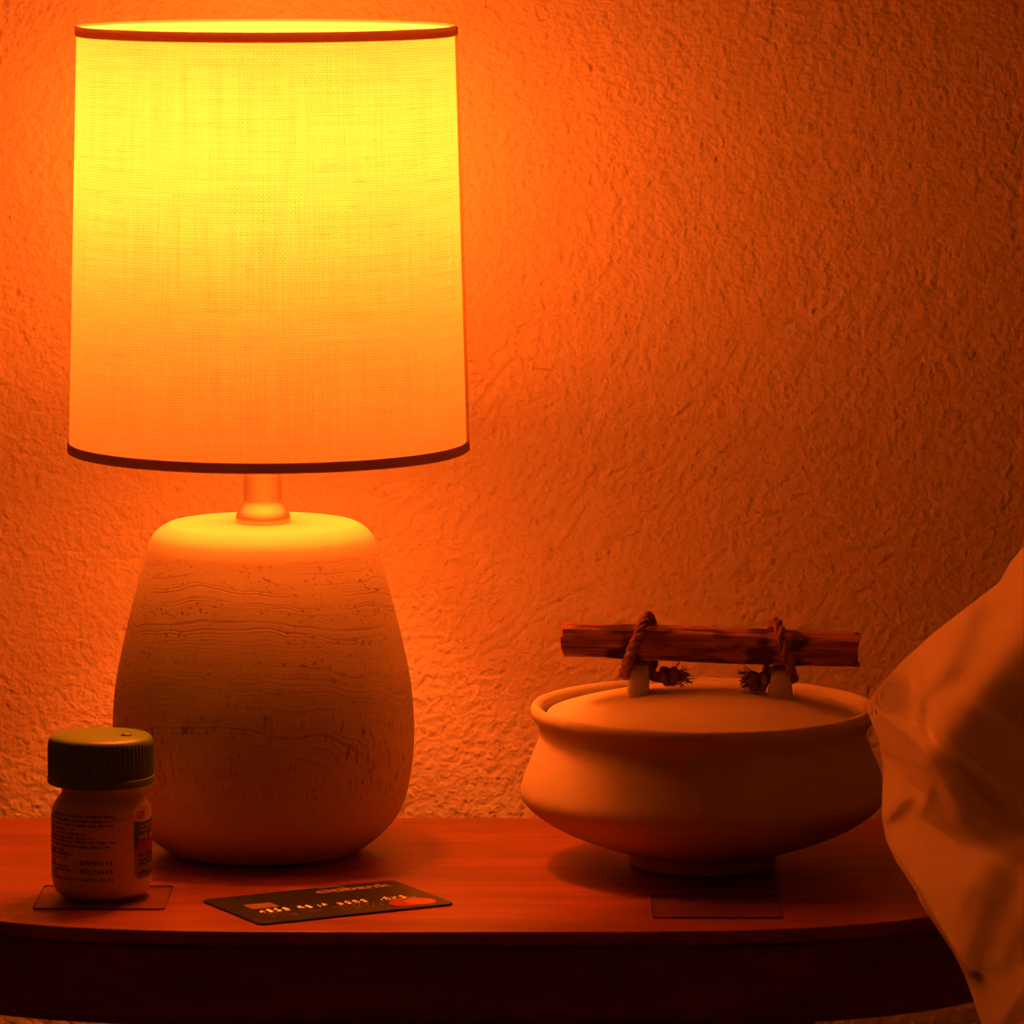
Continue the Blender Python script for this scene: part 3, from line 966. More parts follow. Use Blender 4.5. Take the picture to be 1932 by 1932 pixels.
V, F = flat([(rect(0.0645, 0.0775, 0.0174, 0.0186), 0, 0)], CT + 0.00006); obj('hologram_strip', V, F, M_SILVER, cb, smooth=False)

# ------------------------------------------------------------------ bedding
# sculpted front of the cover: one row of depths per height, in tenths of a millimetre in front of y = 0
CLOTH = [
    [-243, -224, -196, -164, -131, -105, -93, -81, -65, -49, -33, -17, -1, 14, 29, 44, 60, 74, 88, 101, 111, 122, 109, 124, 139, 155, 171, 186, 202, 218, 233, 248, 261, 273, 284, 283, 298, 314, 329, 345, 360, 374, 387, 401, 413, 423, 419, 434, 449, 464, 480, 495, 511, 526, 542, 558, 573, 589, 605, 620, 636, 651, 667, 682, 697, 711, 725, 739, 752, 765, 779],
    [-242, -229, -211, -191, -174, -162, -154, -142, -125, -109, -94, -78, -62, -47, -31, -14, 0, 16, 32, 48, 65, 79, 45, 61, 76, 92, 108, 123, 139, 155, 172, 188, 205, 222, 238, 221, 237, 252, 268, 284, 300, 317, 333, 348, 365, 381, 356, 372, 387, 403, 419, 435, 451, 467, 483, 499, 515, 531, 547, 563, 579, 595, 612, 628, 645, 661, 678, 696, 713, 732, 752],
    [-241, -233, -223, -212, -203, -194, -182, -169, -153, -137, -122, -106, -91, -76, -61, -45, -28, -13, 3, 19, 34, 54, 12, 28, 45, 61, 77, 92, 108, 124, 139, 155, 172, 189, 208, 189, 207, 223, 239, 254, 270, 285, 302, 321, 337, 353, 322, 339, 356, 372, 388, 404, 420, 436, 452, 468, 484, 500, 516, 532, 548, 565, 581, 598, 615, 632, 650, 668, 687, 707, 730],
    [-240, -235, -229, -222, -213, -204, -194, -181, -166, -151, -136, -121, -106, -92, -78, -64, -51, -31, -16, 0, 16, 25, -5, 10, 26, 42, 57, 73, 88, 103, 118, 133, 148, 163, 178, 184, 196, 210, 224, 238, 252, 266, 280, 293, 315, 333, 306, 322, 338, 354, 370, 386, 402, 417, 433, 449, 465, 481, 497, 513, 529, 545, 562, 578, 595, 613, 630, 649, 668, 690, 715],
    [-239, -235, -230, -224, -216, -208, -198, -186, -172, -157, -143, -128, -114, -100, -86, -73, -60, -55, -39, -23, -4, -21, -12, 2, 16, 30, 45, 59, 73, 88, 102, 116, 130, 144, 158, 176, 188, 201, 214, 228, 242, 255, 268, 281, 286, 301, 304, 316, 330, 344, 359, 374, 389, 404, 419, 435, 450, 466, 482, 498, 514, 530, 547, 563, 581, 598, 616, 636, 656, 680, 707],
    [-238, -235, -230, -224, -217, -208, -198, -186, -173, -159, -144, -130, -116, -101, -86, -69, -54, -82, -66, -50, -35, -29, -15, -2, 11, 24, 37, 50, 63, 77, 91, 104, 118, 132, 147, 160, 175, 190, 204, 218, 233, 248, 265, 280, 256, 273, 296, 309, 322, 336, 350, 365, 379, 394, 409, 424, 440, 455, 471, 487, 503, 520, 536, 553, 571, 589, 608, 628, 650, 675, 704],
    [-237, -232, -226, -218, -208, -201, -193, -184, -168, -154, -142, -129, -114, -101, -86, -70, -53, -87, -72, -58, -45, -29, -14, -2, 10, 22, 35, 48, 61, 74, 87, 100, 114, 127, 140, 155, 168, 182, 196, 211, 225, 240, 257, 275, 251, 268, 285, 302, 318, 332, 347, 361, 376, 391, 406, 421, 436, 451, 467, 483, 499, 516, 532, 550, 568, 586, 606, 626, 649, 674, 704],
    [-236, -231, -225, -217, -205, -194, -180, -165, -157, -149, -133, -121, -111, -97, -86, -73, -62, -60, -49, -38, -26, -18, -14, -1, 11, 24, 37, 50, 62, 75, 88, 101, 114, 127, 141, 154, 167, 180, 194, 207, 221, 235, 248, 262, 266, 278, 291, 305, 319, 333, 348, 362, 377, 392, 406, 421, 437, 452, 468, 483, 500, 516, 533, 550, 568, 587, 607, 628, 650, 676, 706],
    [-234, -230, -224, -216, -207, -196, -183, -165, -145, -128, -125, -114, -101, -92, -81, -71, -59, -44, -33, -21, -7, 11, -19, -2, 13, 27, 40, 53, 66, 78, 91, 103, 116, 129, 142, 155, 167, 180, 193, 206, 219, 232, 245, 257, 274, 285, 297, 310, 323, 336, 350, 364, 378, 393, 408, 422, 438, 453, 469, 484, 501, 517, 534, 552, 570, 588, 608, 629, 652, 678, 707],
    [-233, -229, -223, -216, -208, -198, -185, -171, -151, -129, -111, -104, -98, -84, -74, -63, -54, -43, -30, -19, -8, 2, 3, 13, 23, 35, 46, 58, 70, 83, 94, 107, 119, 131, 144, 156, 169, 181, 194, 207, 220, 232, 245, 259, 271, 285, 299, 312, 325, 338, 352, 365, 379, 394, 408, 423, 438, 453, 469, 485, 501, 518, 535, 552, 570, 589, 609, 630, 653, 678, 708],
    [-232, -229, -224, -218, -211, -202, -191, -175, -156, -138, -116, -97, -81, -78, -67, -58, -45, -37, -27, -17, -6, 4, 19, 27, 36, 45, 55, 66, 78, 88, 100, 112, 123, 135, 147, 159, 172, 184, 196, 209, 221, 234, 246, 259, 272, 285, 298, 311, 325, 338, 352, 366, 380, 394, 409, 423, 438, 454, 469, 485, 501, 518, 535, 553, 571, 590, 610, 631, 654, 679, 708],
    [-230, -227, -222, -215, -207, -198, -186, -172, -153, -133, -115, -94, -72, -56, -53, -46, -41, -26, -15, -6, 4, 15, 24, 36, 47, 57, 67, 77, 88, 100, 110, 122, 133, 145, 156, 168, 180, 192, 204, 216, 229, 241, 253, 266, 278, 291, 304, 317, 330, 343, 357, 371, 385, 399, 413, 428, 443, 458, 474, 490, 506, 523, 540, 558, 576, 595, 615, 636, 659, 684, 711],
    [-229, -226, -221, -214, -206, -196, -185, -170, -150, -131, -110, -90, -71, -47, -30, -23, -16, -20, -11, 1, 12, 23, 35, 45, 56, 67, 78, 88, 98, 106, 121, 132, 143, 154, 165, 177, 189, 201, 213, 225, 237, 249, 261, 273, 285, 298, 310, 323, 335, 348, 362, 375, 389, 403, 418, 432, 447, 463, 478, 494, 511, 527, 545, 562, 581, 600, 620, 641, 663, 688, 715],
    [-227, -224, -219, -212, -204, -195, -183, -168, -148, -128, -108, -87, -65, -46, -20, 0, 14, -35, -12, 2, 15, 28, 40, 53, 64, 77, 89, 101, 113, 124, 126, 138, 150, 162, 173, 185, 197, 209, 221, 233, 245, 257, 269, 281, 293, 305, 317, 329, 341, 353, 366, 379, 393, 407, 421, 436, 451, 466, 482, 498, 514, 531, 548, 566, 584, 603, 623, 644, 666, 691, 718],
    [-226, -222, -217, -211, -203, -193, -182, -167, -147, -127, -106, -85, -65, -42, -22, 3, 24, -30, -19, 5, 19, 32, 45, 57, 71, 83, 96, 110, 125, 143, 121, 140, 155, 168, 181, 194, 206, 218, 230, 242, 254, 266, 278, 289, 301, 312, 324, 335, 347, 358, 370, 383, 396, 409, 423, 438, 453, 468, 484, 500, 516, 533, 550, 568, 587, 606, 626, 647, 669, 694, 721],
    [-224, -220, -215, -209, -201, -191, -179, -164, -144, -124, -104, -83, -61, -41, -18, 3, 26, 15, 21, 12, 24, 37, 51, 64, 77, 90, 103, 116, 129, 141, 143, 154, 167, 180, 192, 205, 217, 229, 241, 253, 265, 277, 289, 300, 312, 323, 334, 344, 355, 366, 376, 388, 400, 413, 426, 441, 455, 471, 487, 503, 519, 536, 554, 572, 590, 610, 630, 651, 673, 698, 725],
    [-222, -218, -213, -205, -197, -187, -174, -159, -139, -118, -98, -77, -56, -34, -12, 11, 32, 59, 70, 15, 31, 46, 60, 74, 87, 101, 113, 126, 138, 150, 166, 175, 185, 197, 208, 220, 232, 244, 256, 268, 280, 291, 303, 314, 325, 336, 346, 357, 366, 376, 385, 395, 406, 418, 431, 445, 460, 475, 491, 507, 524, 541, 559, 577, 596, 615, 636, 657, 679, 704, 731],
    [-220, -216, -211, -204, -194, -183, -171, -155, -134, -113, -92, -71, -50, -29, -6, 16, 40, 63, 84, 28, 41, 57, 72, 86, 100, 114, 127, 139, 152, 165, 176, 190, 202, 214, 226, 237, 249, 261, 273, 284, 296, 307, 318, 329, 340, 350, 360, 369, 378, 387, 394, 402, 412, 422, 435, 448, 463, 479, 495, 511, 529, 546, 564, 582, 601, 621, 641, 663, 685, 710, 737],
    [-218, -214, -209, -201, -192, -181, -168, -151, -130, -109, -87, -66, -45, -23, -2, 21, 42, 67, 93, 49, 65, 79, 92, 106, 118, 131, 144, 156, 169, 181, 194, 206, 218, 231, 243, 255, 267, 278, 290, 302, 313, 324, 335, 345, 355, 365, 374, 382, 390, 397, 403, 410, 417, 426, 437, 450, 465, 481, 497, 514, 532, 550, 568, 587, 606, 626, 646, 668, 691, 715, 743],
    [-216, -212, -207, -199, -189, -178, -165, -148, -126, -104, -82, -61, -39, -18, 4, 25, 47, 69, 91, 102, 103, 112, 122, 131, 142, 153, 164, 176, 188, 200, 212, 224, 236, 248, 260, 272, 284, 296, 308, 319, 330, 341, 351, 361, 370, 379, 387, 394, 400, 406, 412, 417, 422, 430, 439, 452, 466, 482, 498, 516, 534, 552, 571, 590, 609, 629, 650, 671, 694, 719, 746],
    [-214, -210, -205, -198, -189, -179, -166, -149, -127, -104, -82, -60, -39, -17, 5, 27, 48, 70, 90, 117, 133, 137, 145, 156, 164, 174, 185, 195, 206, 218, 229, 241, 253, 265, 276, 288, 300, 312, 323, 334, 345, 355, 365, 374, 382, 390, 397, 403, 408, 414, 418, 422, 427, 433, 440, 450, 463, 478, 494, 512, 530, 549, 568, 587, 607, 627, 648, 669, 692, 716, 742],
    [-212, -208, -203, -196, -187, -177, -165, -149, -129, -109, -89, -68, -47, -26, -5, 16, 38, 60, 83, 102, 128, 147, 157, 165, 178, 188, 198, 209, 220, 231, 242, 254, 265, 277, 288, 300, 311, 323, 334, 345, 355, 365, 374, 382, 389, 396, 402, 408, 413, 418, 422, 426, 429, 433, 438, 445, 455, 467, 481, 497, 515, 534, 554, 574, 594, 615, 636, 658, 681, 705, 732],
    [-209, -206, -201, -194, -186, -177, -165, -151, -132, -113, -93, -73, -53, -33, -12, 8, 29, 51, 72, 95, 114, 139, 159, 177, 185, 196, 208, 219, 230, 241, 253, 264, 276, 287, 299, 310, 321, 332, 343, 353, 363, 372, 380, 388, 395, 401, 407, 412, 417, 421, 425, 429, 432, 436, 439, 444, 450, 458, 469, 483, 499, 517, 537, 557, 578, 599, 621, 643, 667, 691, 718],
    [-207, -203, -199, -193, -186, -177, -166, -153, -134, -116, -97, -78, -58, -39, -19, 2, 22, 43, 64, 85, 108, 127, 151, 174, 193, 204, 213, 227, 238, 250, 261, 273, 285, 296, 307, 319, 330, 340, 350, 360, 369, 378, 385, 392, 399, 405, 410, 415, 420, 424, 428, 432, 435, 438, 441, 445, 449, 455, 462, 472, 485, 500, 518, 538, 559, 581, 603, 627, 650, 676, 703],
    [-204, -201, -197, -192, -186, -178, -169, -156, -139, -121, -102, -83, -64, -45, -25, -5, 16, 36, 57, 78, 98, 121, 142, 163, 187, 206, 224, 233, 245, 257, 269, 280, 292, 304, 315, 326, 337, 347, 357, 366, 374, 382, 389, 396, 402, 407, 412, 417, 421, 426, 430, 433, 437, 440, 443, 446, 450, 454, 459, 466, 475, 486, 501, 519, 539, 561, 584, 607, 632, 658, 685],
    [-201, -199, -195, -190, -184, -178, -170, -159, -144, -128, -110, -91, -71, -52, -32, -12, 9, 29, 50, 71, 92, 113, 134, 156, 175, 198, 221, 239, 251, 261, 274, 286, 298, 310, 321, 332, 342, 352, 361, 370, 378, 385, 392, 398, 403, 409, 414, 418, 422, 426, 430, 434, 438, 441, 444, 447, 451, 454, 458, 463, 469, 477, 488, 502, 519, 539, 561, 585, 611, 637, 665],
    [-198, -196, -192, -187, -181, -175, -168, -160, -148, -135, -120, -102, -83, -61, -41, -20, 1, 22, 43, 64, 85, 106, 127, 148, 170, 190, 210, 232, 250, 267, 278, 290, 303, 314, 325, 336, 346, 356, 365, 373, 380, 387, 393, 399, 404, 409, 414, 419, 423, 427, 431, 434, 438, 441, 445, 448, 451, 454, 458, 462, 466, 472, 480, 489, 502, 518, 538, 561, 586, 613, 641],
    [-195, -192, -188, -182, -176, -169, -162, -155, -148, -140, -130, -116, -99, -79, -56, -33, -10, 12, 34, 56, 78, 99, 121, 142, 163, 184, 204, 223, 243, 263, 280, 292, 304, 316, 327, 338, 348, 357, 365, 373, 381, 387, 393, 399, 404, 409, 414, 418, 422, 426, 430, 434, 437, 441, 444, 448, 451, 454, 458, 461, 465, 469, 475, 482, 490, 502, 517, 536, 559, 585, 613],
    [-192, -189, -184, -178, -170, -161, -152, -142, -133, -128, -125, -121, -113, -98, -78, -54, -28, -3, 21, 45, 68, 91, 113, 136, 158, 179, 199, 219, 236, 254, 272, 287, 302, 314, 326, 336, 346, 356, 364, 372, 379, 386, 392, 398, 403, 408, 413, 417, 421, 425, 429, 433, 437, 440, 444, 447, 451, 454, 457, 461, 464, 468, 472, 477, 483, 491, 501, 515, 533, 555, 581],
    [-189, -186, -181, -174, -166, -157, -146, -133, -119, -109, -102, -98, -97, -96, -91, -77, -54, -27, 1, 27, 52, 77, 101, 126, 149, 173, 194, 214, 233, 250, 264, 280, 294, 307, 320, 331, 342, 351, 360, 368, 375, 382, 389, 395, 400, 405, 410, 415, 419, 424, 428, 432, 436, 439, 443, 446, 450, 453, 457, 460, 463, 467, 471, 475, 479, 485, 492, 501, 513, 529, 550],
    [-186, -182, -178, -171, -163, -152, -141, -126, -107, -93, -84, -77, -71, -66, -60, -53, -43, -28, -11, 11, 35, 60, 85, 110, 135, 159, 182, 205, 225, 244, 261, 274, 286, 299, 310, 322, 333, 343, 352, 361, 369, 376, 383, 389, 395, 401, 406, 411, 416, 421, 425, 429, 434, 438, 441, 445, 449, 452, 456, 459, 463, 466, 470, 473, 477, 481, 486, 493, 501, 511, 525],
    [-182, -179, -174, -167, -159, -149, -137, -122, -102, -83, -68, -58, -52, -49, -45, -39, -32, -21, -5, 14, 36, 59, 84, 108, 133, 158, 181, 203, 223, 240, 256, 271, 283, 293, 303, 312, 322, 332, 342, 351, 359, 367, 375, 382, 388, 395, 400, 406, 411, 416, 421, 426, 430, 435, 439, 443, 447, 451, 455, 458, 462, 465, 469, 472, 476, 480, 484, 488, 494, 501, 510],
    [-178, -175, -171, -164, -156, -146, -134, -119, -98, -78, -60, -45, -33, -25, -21, -19, -15, -8, 2, 18, 38, 61, 84, 109, 133, 156, 178, 200, 221, 240, 257, 271, 283, 293, 301, 308, 315, 323, 330, 339, 348, 356, 364, 372, 379, 386, 392, 398, 404, 410, 416, 421, 426, 431, 435, 440, 444, 448, 452, 456, 460, 464, 468, 471, 475, 478, 482, 486, 490, 495, 502],
    [-175, -171, -166, -160, -152, -142, -130, -115, -95, -74, -53, -34, -20, -9, -1, 5, 8, 12, 18, 29, 44, 63, 85, 108, 132, 155, 178, 200, 221, 241, 258, 274, 287, 297, 306, 312, 317, 322, 326, 331, 337, 345, 352, 360, 367, 375, 382, 389, 395, 402, 408, 414, 420, 425, 430, 435, 440, 445, 449, 454, 458, 462, 466, 469, 473, 477, 481, 484, 488, 492, 497],
    [-171, -168, -163, -157, -148, -138, -127, -112, -92, -72, -51, -31, -12, 3, 14, 22, 27, 32, 36, 43, 54, 69, 88, 110, 133, 156, 179, 202, 223, 243, 261, 277, 291, 303, 312, 320, 325, 329, 332, 334, 336, 340, 345, 351, 357, 364, 371, 378, 385, 392, 399, 405, 412, 418, 424, 429, 435, 440, 445, 450, 454, 459, 463, 467, 471, 475, 479, 483, 487, 490, 494],
    [-166, -163, -158, -152, -145, -135, -124, -109, -89, -69, -49, -28, -9, 10, 25, 36, 43, 48, 53, 59, 67, 78, 94, 114, 135, 158, 181, 203, 225, 245, 264, 281, 296, 308, 318, 326, 333, 338, 341, 343, 344, 345, 346, 349, 353, 358, 364, 370, 376, 383, 390, 397, 403, 410, 416, 422, 428, 434, 440, 445, 450, 455, 460, 465, 469, 473, 477, 481, 485, 489, 493],
    [-162, -159, -155, -148, -140, -131, -119, -105, -86, -66, -45, -25, -4, 17, 34, 48, 58, 65, 69, 74, 80, 89, 101, 117, 138, 160, 183, 206, 228, 248, 267, 284, 299, 312, 323, 331, 339, 344, 348, 352, 354, 355, 355, 355, 357, 359, 362, 366, 371, 376, 382, 388, 394, 401, 408, 414, 421, 427, 433, 439, 445, 450, 455, 460, 465, 470, 475, 479, 483, 487, 491],
    [-158, -154, -149, -143, -137, -127, -116, -101, -81, -61, -42, -21, -1, 20, 42, 60, 73, 83, 89, 93, 96, 102, 111, 124, 141, 162, 184, 207, 229, 251, 270, 288, 303, 316, 327, 336, 343, 349, 354, 358, 361, 363, 365, 366, 366, 366, 367, 369, 371, 374, 378, 383, 388, 394, 400, 406, 412, 419, 425, 431, 437, 443, 449, 455, 460, 465, 470, 475, 480, 484, 488],
    [-153, -150, -146, -139, -130, -121, -110, -96, -77, -57, -36, -14, 10, 32, 53, 72, 90, 102, 110, 115, 119, 123, 128, 136, 150, 169, 191, 214, 237, 259, 278, 296, 311, 324, 334, 342, 349, 355, 359, 363, 366, 369, 371, 373, 375, 375, 376, 377, 378, 379, 380, 383, 386, 390, 394, 399, 405, 411, 417, 423, 429, 436, 442, 448, 454, 459, 465, 470, 475, 480, 485],
    [-148, -144, -139, -134, -128, -117, -106, -89, -66, -42, -19, 4, 23, 43, 64, 87, 108, 125, 137, 143, 146, 149, 153, 159, 168, 182, 202, 225, 247, 268, 288, 306, 321, 334, 345, 353, 359, 363, 367, 370, 373, 375, 377, 378, 381, 382, 384, 385, 386, 387, 388, 389, 390, 392, 394, 398, 402, 406, 411, 416, 422, 428, 434, 440, 446, 452, 458, 464, 469, 474, 479],
    [-143, -141, -138, -131, -123, -117, -106, -93, -73, -51, -27, -1, 26, 54, 81, 106, 126, 144, 158, 169, 176, 179, 181, 184, 191, 202, 218, 237, 258, 280, 300, 319, 334, 347, 358, 366, 372, 376, 379, 380, 382, 383, 384, 385, 386, 388, 389, 391, 392, 394, 396, 397, 398, 399, 400, 401, 403, 406, 409, 413, 417, 422, 428, 433, 439, 445, 450, 456, 462, 468, 473],
    [-138, -134, -130, -127, -123, -112, -104, -91, -75, -57, -36, -13, 12, 39, 68, 97, 127, 153, 172, 185, 195, 202, 207, 211, 215, 221, 233, 251, 272, 293, 313, 331, 347, 361, 372, 380, 386, 391, 393, 395, 395, 395, 394, 395, 395, 395, 395, 397, 398, 399, 401, 404, 405, 407, 408, 409, 410, 411, 413, 415, 417, 421, 424, 429, 433, 438, 444, 449, 455, 460, 466],
    [-132, -131, -128, -120, -113, -110, -100, -89, -72, -56, -39, -20, 4, 29, 56, 84, 114, 143, 170, 190, 204, 214, 221, 228, 235, 243, 253, 265, 282, 303, 325, 346, 364, 379, 390, 398, 403, 407, 409, 410, 411, 410, 409, 407, 406, 406, 405, 405, 405, 405, 406, 408, 411, 413, 415, 417, 418, 419, 420, 421, 422, 424, 426, 429, 432, 435, 440, 444, 449, 454, 459],
    [-127, -124, -121, -120, -114, -103, -98, -87, -72, -54, -36, -19, -1, 21, 47, 74, 103, 132, 161, 186, 205, 219, 228, 236, 243, 251, 262, 278, 299, 323, 347, 366, 380, 394, 405, 415, 421, 425, 427, 428, 427, 426, 425, 423, 421, 419, 417, 416, 415, 414, 414, 414, 415, 418, 420, 423, 425, 426, 428, 429, 430, 431, 432, 434, 435, 437, 440, 443, 446, 450, 455],
    [-121, -120, -116, -110, -106, -106, -96, -88, -74, -59, -40, -18, 0, 17, 38, 64, 92, 121, 149, 176, 200, 217, 229, 238, 246, 254, 264, 277, 294, 316, 342, 369, 391, 408, 420, 429, 436, 441, 444, 445, 445, 444, 442, 440, 438, 435, 432, 430, 428, 426, 425, 424, 423, 423, 426, 427, 430, 432, 434, 436, 438, 439, 440, 441, 442, 443, 444, 446, 448, 450, 453],
    [-115, -113, -111, -110, -104, -94, -94, -86, -76, -64, -49, -29, -4, 18, 35, 55, 81, 110, 140, 166, 190, 210, 224, 235, 244, 253, 263, 276, 292, 311, 333, 359, 384, 407, 425, 438, 447, 453, 458, 460, 461, 461, 459, 457, 455, 452, 450, 447, 444, 441, 439, 436, 435, 433, 433, 434, 436, 438, 440, 442, 444, 446, 447, 449, 450, 451, 451, 452, 453, 454, 456],
    [-109, -107, -104, -99, -98, -97, -86, -82, -74, -66, -54, -39, -19, 8, 35, 53, 72, 98, 128, 157, 181, 201, 217, 230, 240, 250, 260, 272, 288, 308, 329, 351, 375, 397, 419, 436, 450, 460, 466, 471, 474, 475, 475, 473, 471, 469, 466, 464, 461, 458, 455, 452, 449, 447, 444, 443, 444, 445, 446, 448, 450, 452, 453, 455, 457, 458, 459, 460, 461, 461, 462],
    [-102, -100, -99, -98, -89, -83, -86, -76, -69, -61, -54, -44, -30, -9, 21, 51, 72, 90, 115, 145, 172, 193, 210, 225, 238, 249, 260, 271, 286, 304, 326, 349, 370, 391, 411, 429, 446, 459, 469, 476, 481, 484, 486, 487, 486, 485, 482, 480, 477, 474, 471, 468, 465, 462, 459, 456, 455, 455, 455, 456, 457, 458, 460, 461, 463, 465, 466, 467, 468, 469, 470],
    [-95, -94, -91, -88, -89, -85, -73, -73, -64, -57, -49, -43, -34, -21, -1, 31, 66, 90, 107, 130, 157, 181, 201, 218, 234, 250, 265, 278, 291, 306, 325, 347, 369, 388, 406, 422, 438, 452, 465, 475, 482, 488, 492, 495, 497, 497, 497, 495, 493, 490, 488, 485, 482, 479, 475, 473, 469, 467, 467, 467, 467, 467, 467, 468, 470, 471, 472, 474, 475, 476, 477],
    [-88, -87, -86, -82, -74, -74, -76, -63, -60, -52, -46, -38, -31, -24, -13, 5, 39, 80, 107, 123, 144, 167, 189, 209, 229, 249, 270, 290, 309, 327, 345, 362, 378, 393, 407, 420, 433, 445, 457, 468, 478, 486, 493, 498, 502, 505, 506, 507, 506, 505, 503, 501, 498, 495, 492, 489, 486, 483, 480, 480, 479, 478, 478, 478, 478, 479, 479, 480, 482, 483, 484],
    [-81, -80, -77, -76, -76, -66, -58, -63, -51, -47, -41, -34, -26, -19, -13, -4, 11, 47, 93, 122, 140, 158, 180, 202, 224, 247, 271, 296, 321, 345, 365, 383, 398, 411, 423, 431, 437, 444, 452, 462, 471, 480, 488, 496, 502, 507, 511, 513, 515, 516, 516, 515, 513, 511, 508, 506, 502, 500, 496, 494, 493, 492, 491, 490, 489, 489, 488, 489, 489, 490, 490],
    [-74, -72, -70, -66, -61, -64, -60, -44, -47, -38, -33, -28, -22, -14, -6, 1, 8, 22, 65, 111, 135, 154, 176, 200, 225, 249, 275, 301, 326, 352, 377, 402, 423, 438, 448, 455, 460, 461, 461, 463, 468, 475, 483, 491, 498, 505, 511, 516, 519, 522, 524, 525, 525, 524, 522, 520, 518, 515, 513, 509, 507, 506, 505, 504, 502, 501, 500, 499, 498, 498, 498],
    [-67, -65, -63, -61, -57, -45, -45, -49, -31, -31, -24, -20, -14, -10, -2, 6, 15, 23, 38, 85, 119, 141, 163, 192, 222, 252, 279, 305, 331, 356, 380, 404, 427, 448, 464, 475, 482, 486, 486, 482, 478, 478, 481, 486, 493, 500, 507, 513, 519, 524, 528, 531, 533, 534, 534, 533, 532, 530, 528, 525, 522, 520, 519, 518, 517, 515, 514, 512, 511, 509, 508],
    [-59, -57, -54, -51, -48, -48, -34, -24, -33, -17, -14, -9, -4, 1, 5, 12, 21, 31, 43, 67, 111, 130, 151, 183, 222, 256, 289, 316, 342, 367, 390, 412, 433, 452, 470, 485, 495, 501, 504, 505, 502, 495, 490, 489, 492, 497, 503, 510, 517, 523, 529, 533, 537, 540, 542, 543, 543, 542, 541, 539, 537, 533, 533, 532, 531, 530, 528, 527, 524, 522, 520],
    [-51, -50, -47, -43, -38, -32, -35, -17, 0, -13, 0, 3, 9, 13, 18, 22, 29, 38, 53, 74, 106, 132, 144, 178, 227, 268, 308, 336, 361, 386, 408, 428, 446, 462, 478, 492, 503, 511, 516, 519, 520, 517, 510, 503, 499, 500, 504, 509, 516, 522, 529, 535, 540, 544, 548, 550, 552, 552, 551, 551, 549, 547, 546, 546, 545, 544, 543, 541, 539, 536, 533],
    [-43, -38, -35, -30, -25, -19, -10, -15, 36, 45, 17, 22, 23, 29, 33, 39, 43, 51, 72, 102, 116, 145, 151, 204, 257, 304, 346, 367, 394, 416, 436, 452, 466, 479, 491, 503, 513, 521, 526, 529, 531, 530, 527, 519, 512, 509, 509, 513, 519, 525, 532, 538, 544, 549, 554, 557, 559, 561, 561, 560, 560, 558, 559, 559, 558, 557, 556, 554, 552, 549, 546],
    [-34, -29, -24, -18, -12, -4, 2, 13, 35, 73, 92, 59, 52, 47, 50, 54, 60, 64, 97, 121, 130, 145, 169, 234, 294, 343, 383, 401, 421, 441, 458, 471, 482, 492, 502, 511, 520, 527, 534, 538, 540, 541, 540, 535, 527, 521, 518, 519, 523, 528, 535, 541, 548, 554, 558, 563, 566, 568, 570, 570, 569, 569, 570, 571, 571, 570, 569, 567, 565, 563, 559],
    [-26, -18, -13, -7, 1, 7, 18, 23, 54, 77, 116, 137, 108, 98, 82, 77, 76, 83, 123, 137, 144, 148, 194, 271, 333, 379, 417, 431, 446, 461, 476, 486, 495, 503, 510, 518, 525, 533, 539, 544, 548, 550, 550, 548, 543, 535, 529, 526, 528, 532, 537, 544, 550, 557, 563, 568, 572, 575, 577, 579, 579, 581, 581, 582, 582, 582, 581, 580, 578, 576, 573],
    [-17, -7, -1, 6, 12, 22, 28, 40, 62, 95, 120, 161, 181, 156, 150, 133, 122, 115, 142, 158, 158, 161, 227, 314, 372, 410, 448, 459, 468, 477, 489, 498, 506, 512, 517, 523, 530, 537, 543, 549, 554, 558, 559, 559, 556, 551, 543, 537, 535, 537, 541, 547, 553, 560, 566, 572, 577, 581, 584, 586, 588, 591, 592, 593, 593, 594, 594, 593, 591, 589, 586],
    [-8, 5, 11, 17, 26, 33, 44, 51, 78, 103, 139, 164, 205, 222, 202, 202, 191, 194, 191, 183, 179, 178, 275, 358, 403, 437, 476, 483, 488, 492, 498, 507, 514, 519, 524, 529, 534, 541, 547, 553, 559, 564, 567, 568, 567, 564, 558, 551, 546, 544, 546, 550, 556, 562, 569, 576, 581, 586, 590, 593, 598, 600, 602, 604, 605, 605, 605, 605, 604, 601, 599],
    [2, 17, 23, 30, 38, 47, 55, 66, 88, 119, 146, 183, 208, 246, 261, 244, 248, 243, 247, 236, 216, 214, 330, 393, 426, 462, 491, 503, 506, 508, 508, 513, 521, 526, 530, 535, 539, 544, 550, 557, 563, 569, 573, 576, 577, 576, 572, 566, 559, 554, 553, 555, 559, 565, 571, 578, 585, 590, 595, 599, 605, 609, 612, 614, 615, 616, 616, 616, 615, 614, 611],
    [11, 28, 36, 43, 51, 59, 69, 78, 103, 130, 162, 191, 227, 251, 284, 298, 284, 290, 284, 282, 280, 281, 374, 414, 447, 478, 502, 515, 521, 522, 521, 520, 525, 532, 536, 540, 544, 549, 554, 560, 567, 573, 578, 583, 586, 586, 584, 580, 574, 567, 563, 562, 564, 568, 574, 581, 587, 594, 599, 607, 612, 617, 621, 623, 625, 626, 627, 627, 627, 625, 623],
    [21, 40, 50, 57, 64, 73, 81, 93, 114, 146, 171, 208, 233, 272, 288, 324, 338, 327, 333, 333, 338, 348, 399, 430, 462, 487, 509, 523, 531, 533, 533, 531, 531, 536, 542, 546, 550, 554, 558, 564, 570, 576, 582, 588, 592, 595, 595, 593, 588, 582, 576, 571, 571, 573, 577, 583, 590, 596, 603, 612, 619, 624, 629, 632, 634, 636, 637, 638, 637, 637, 635],
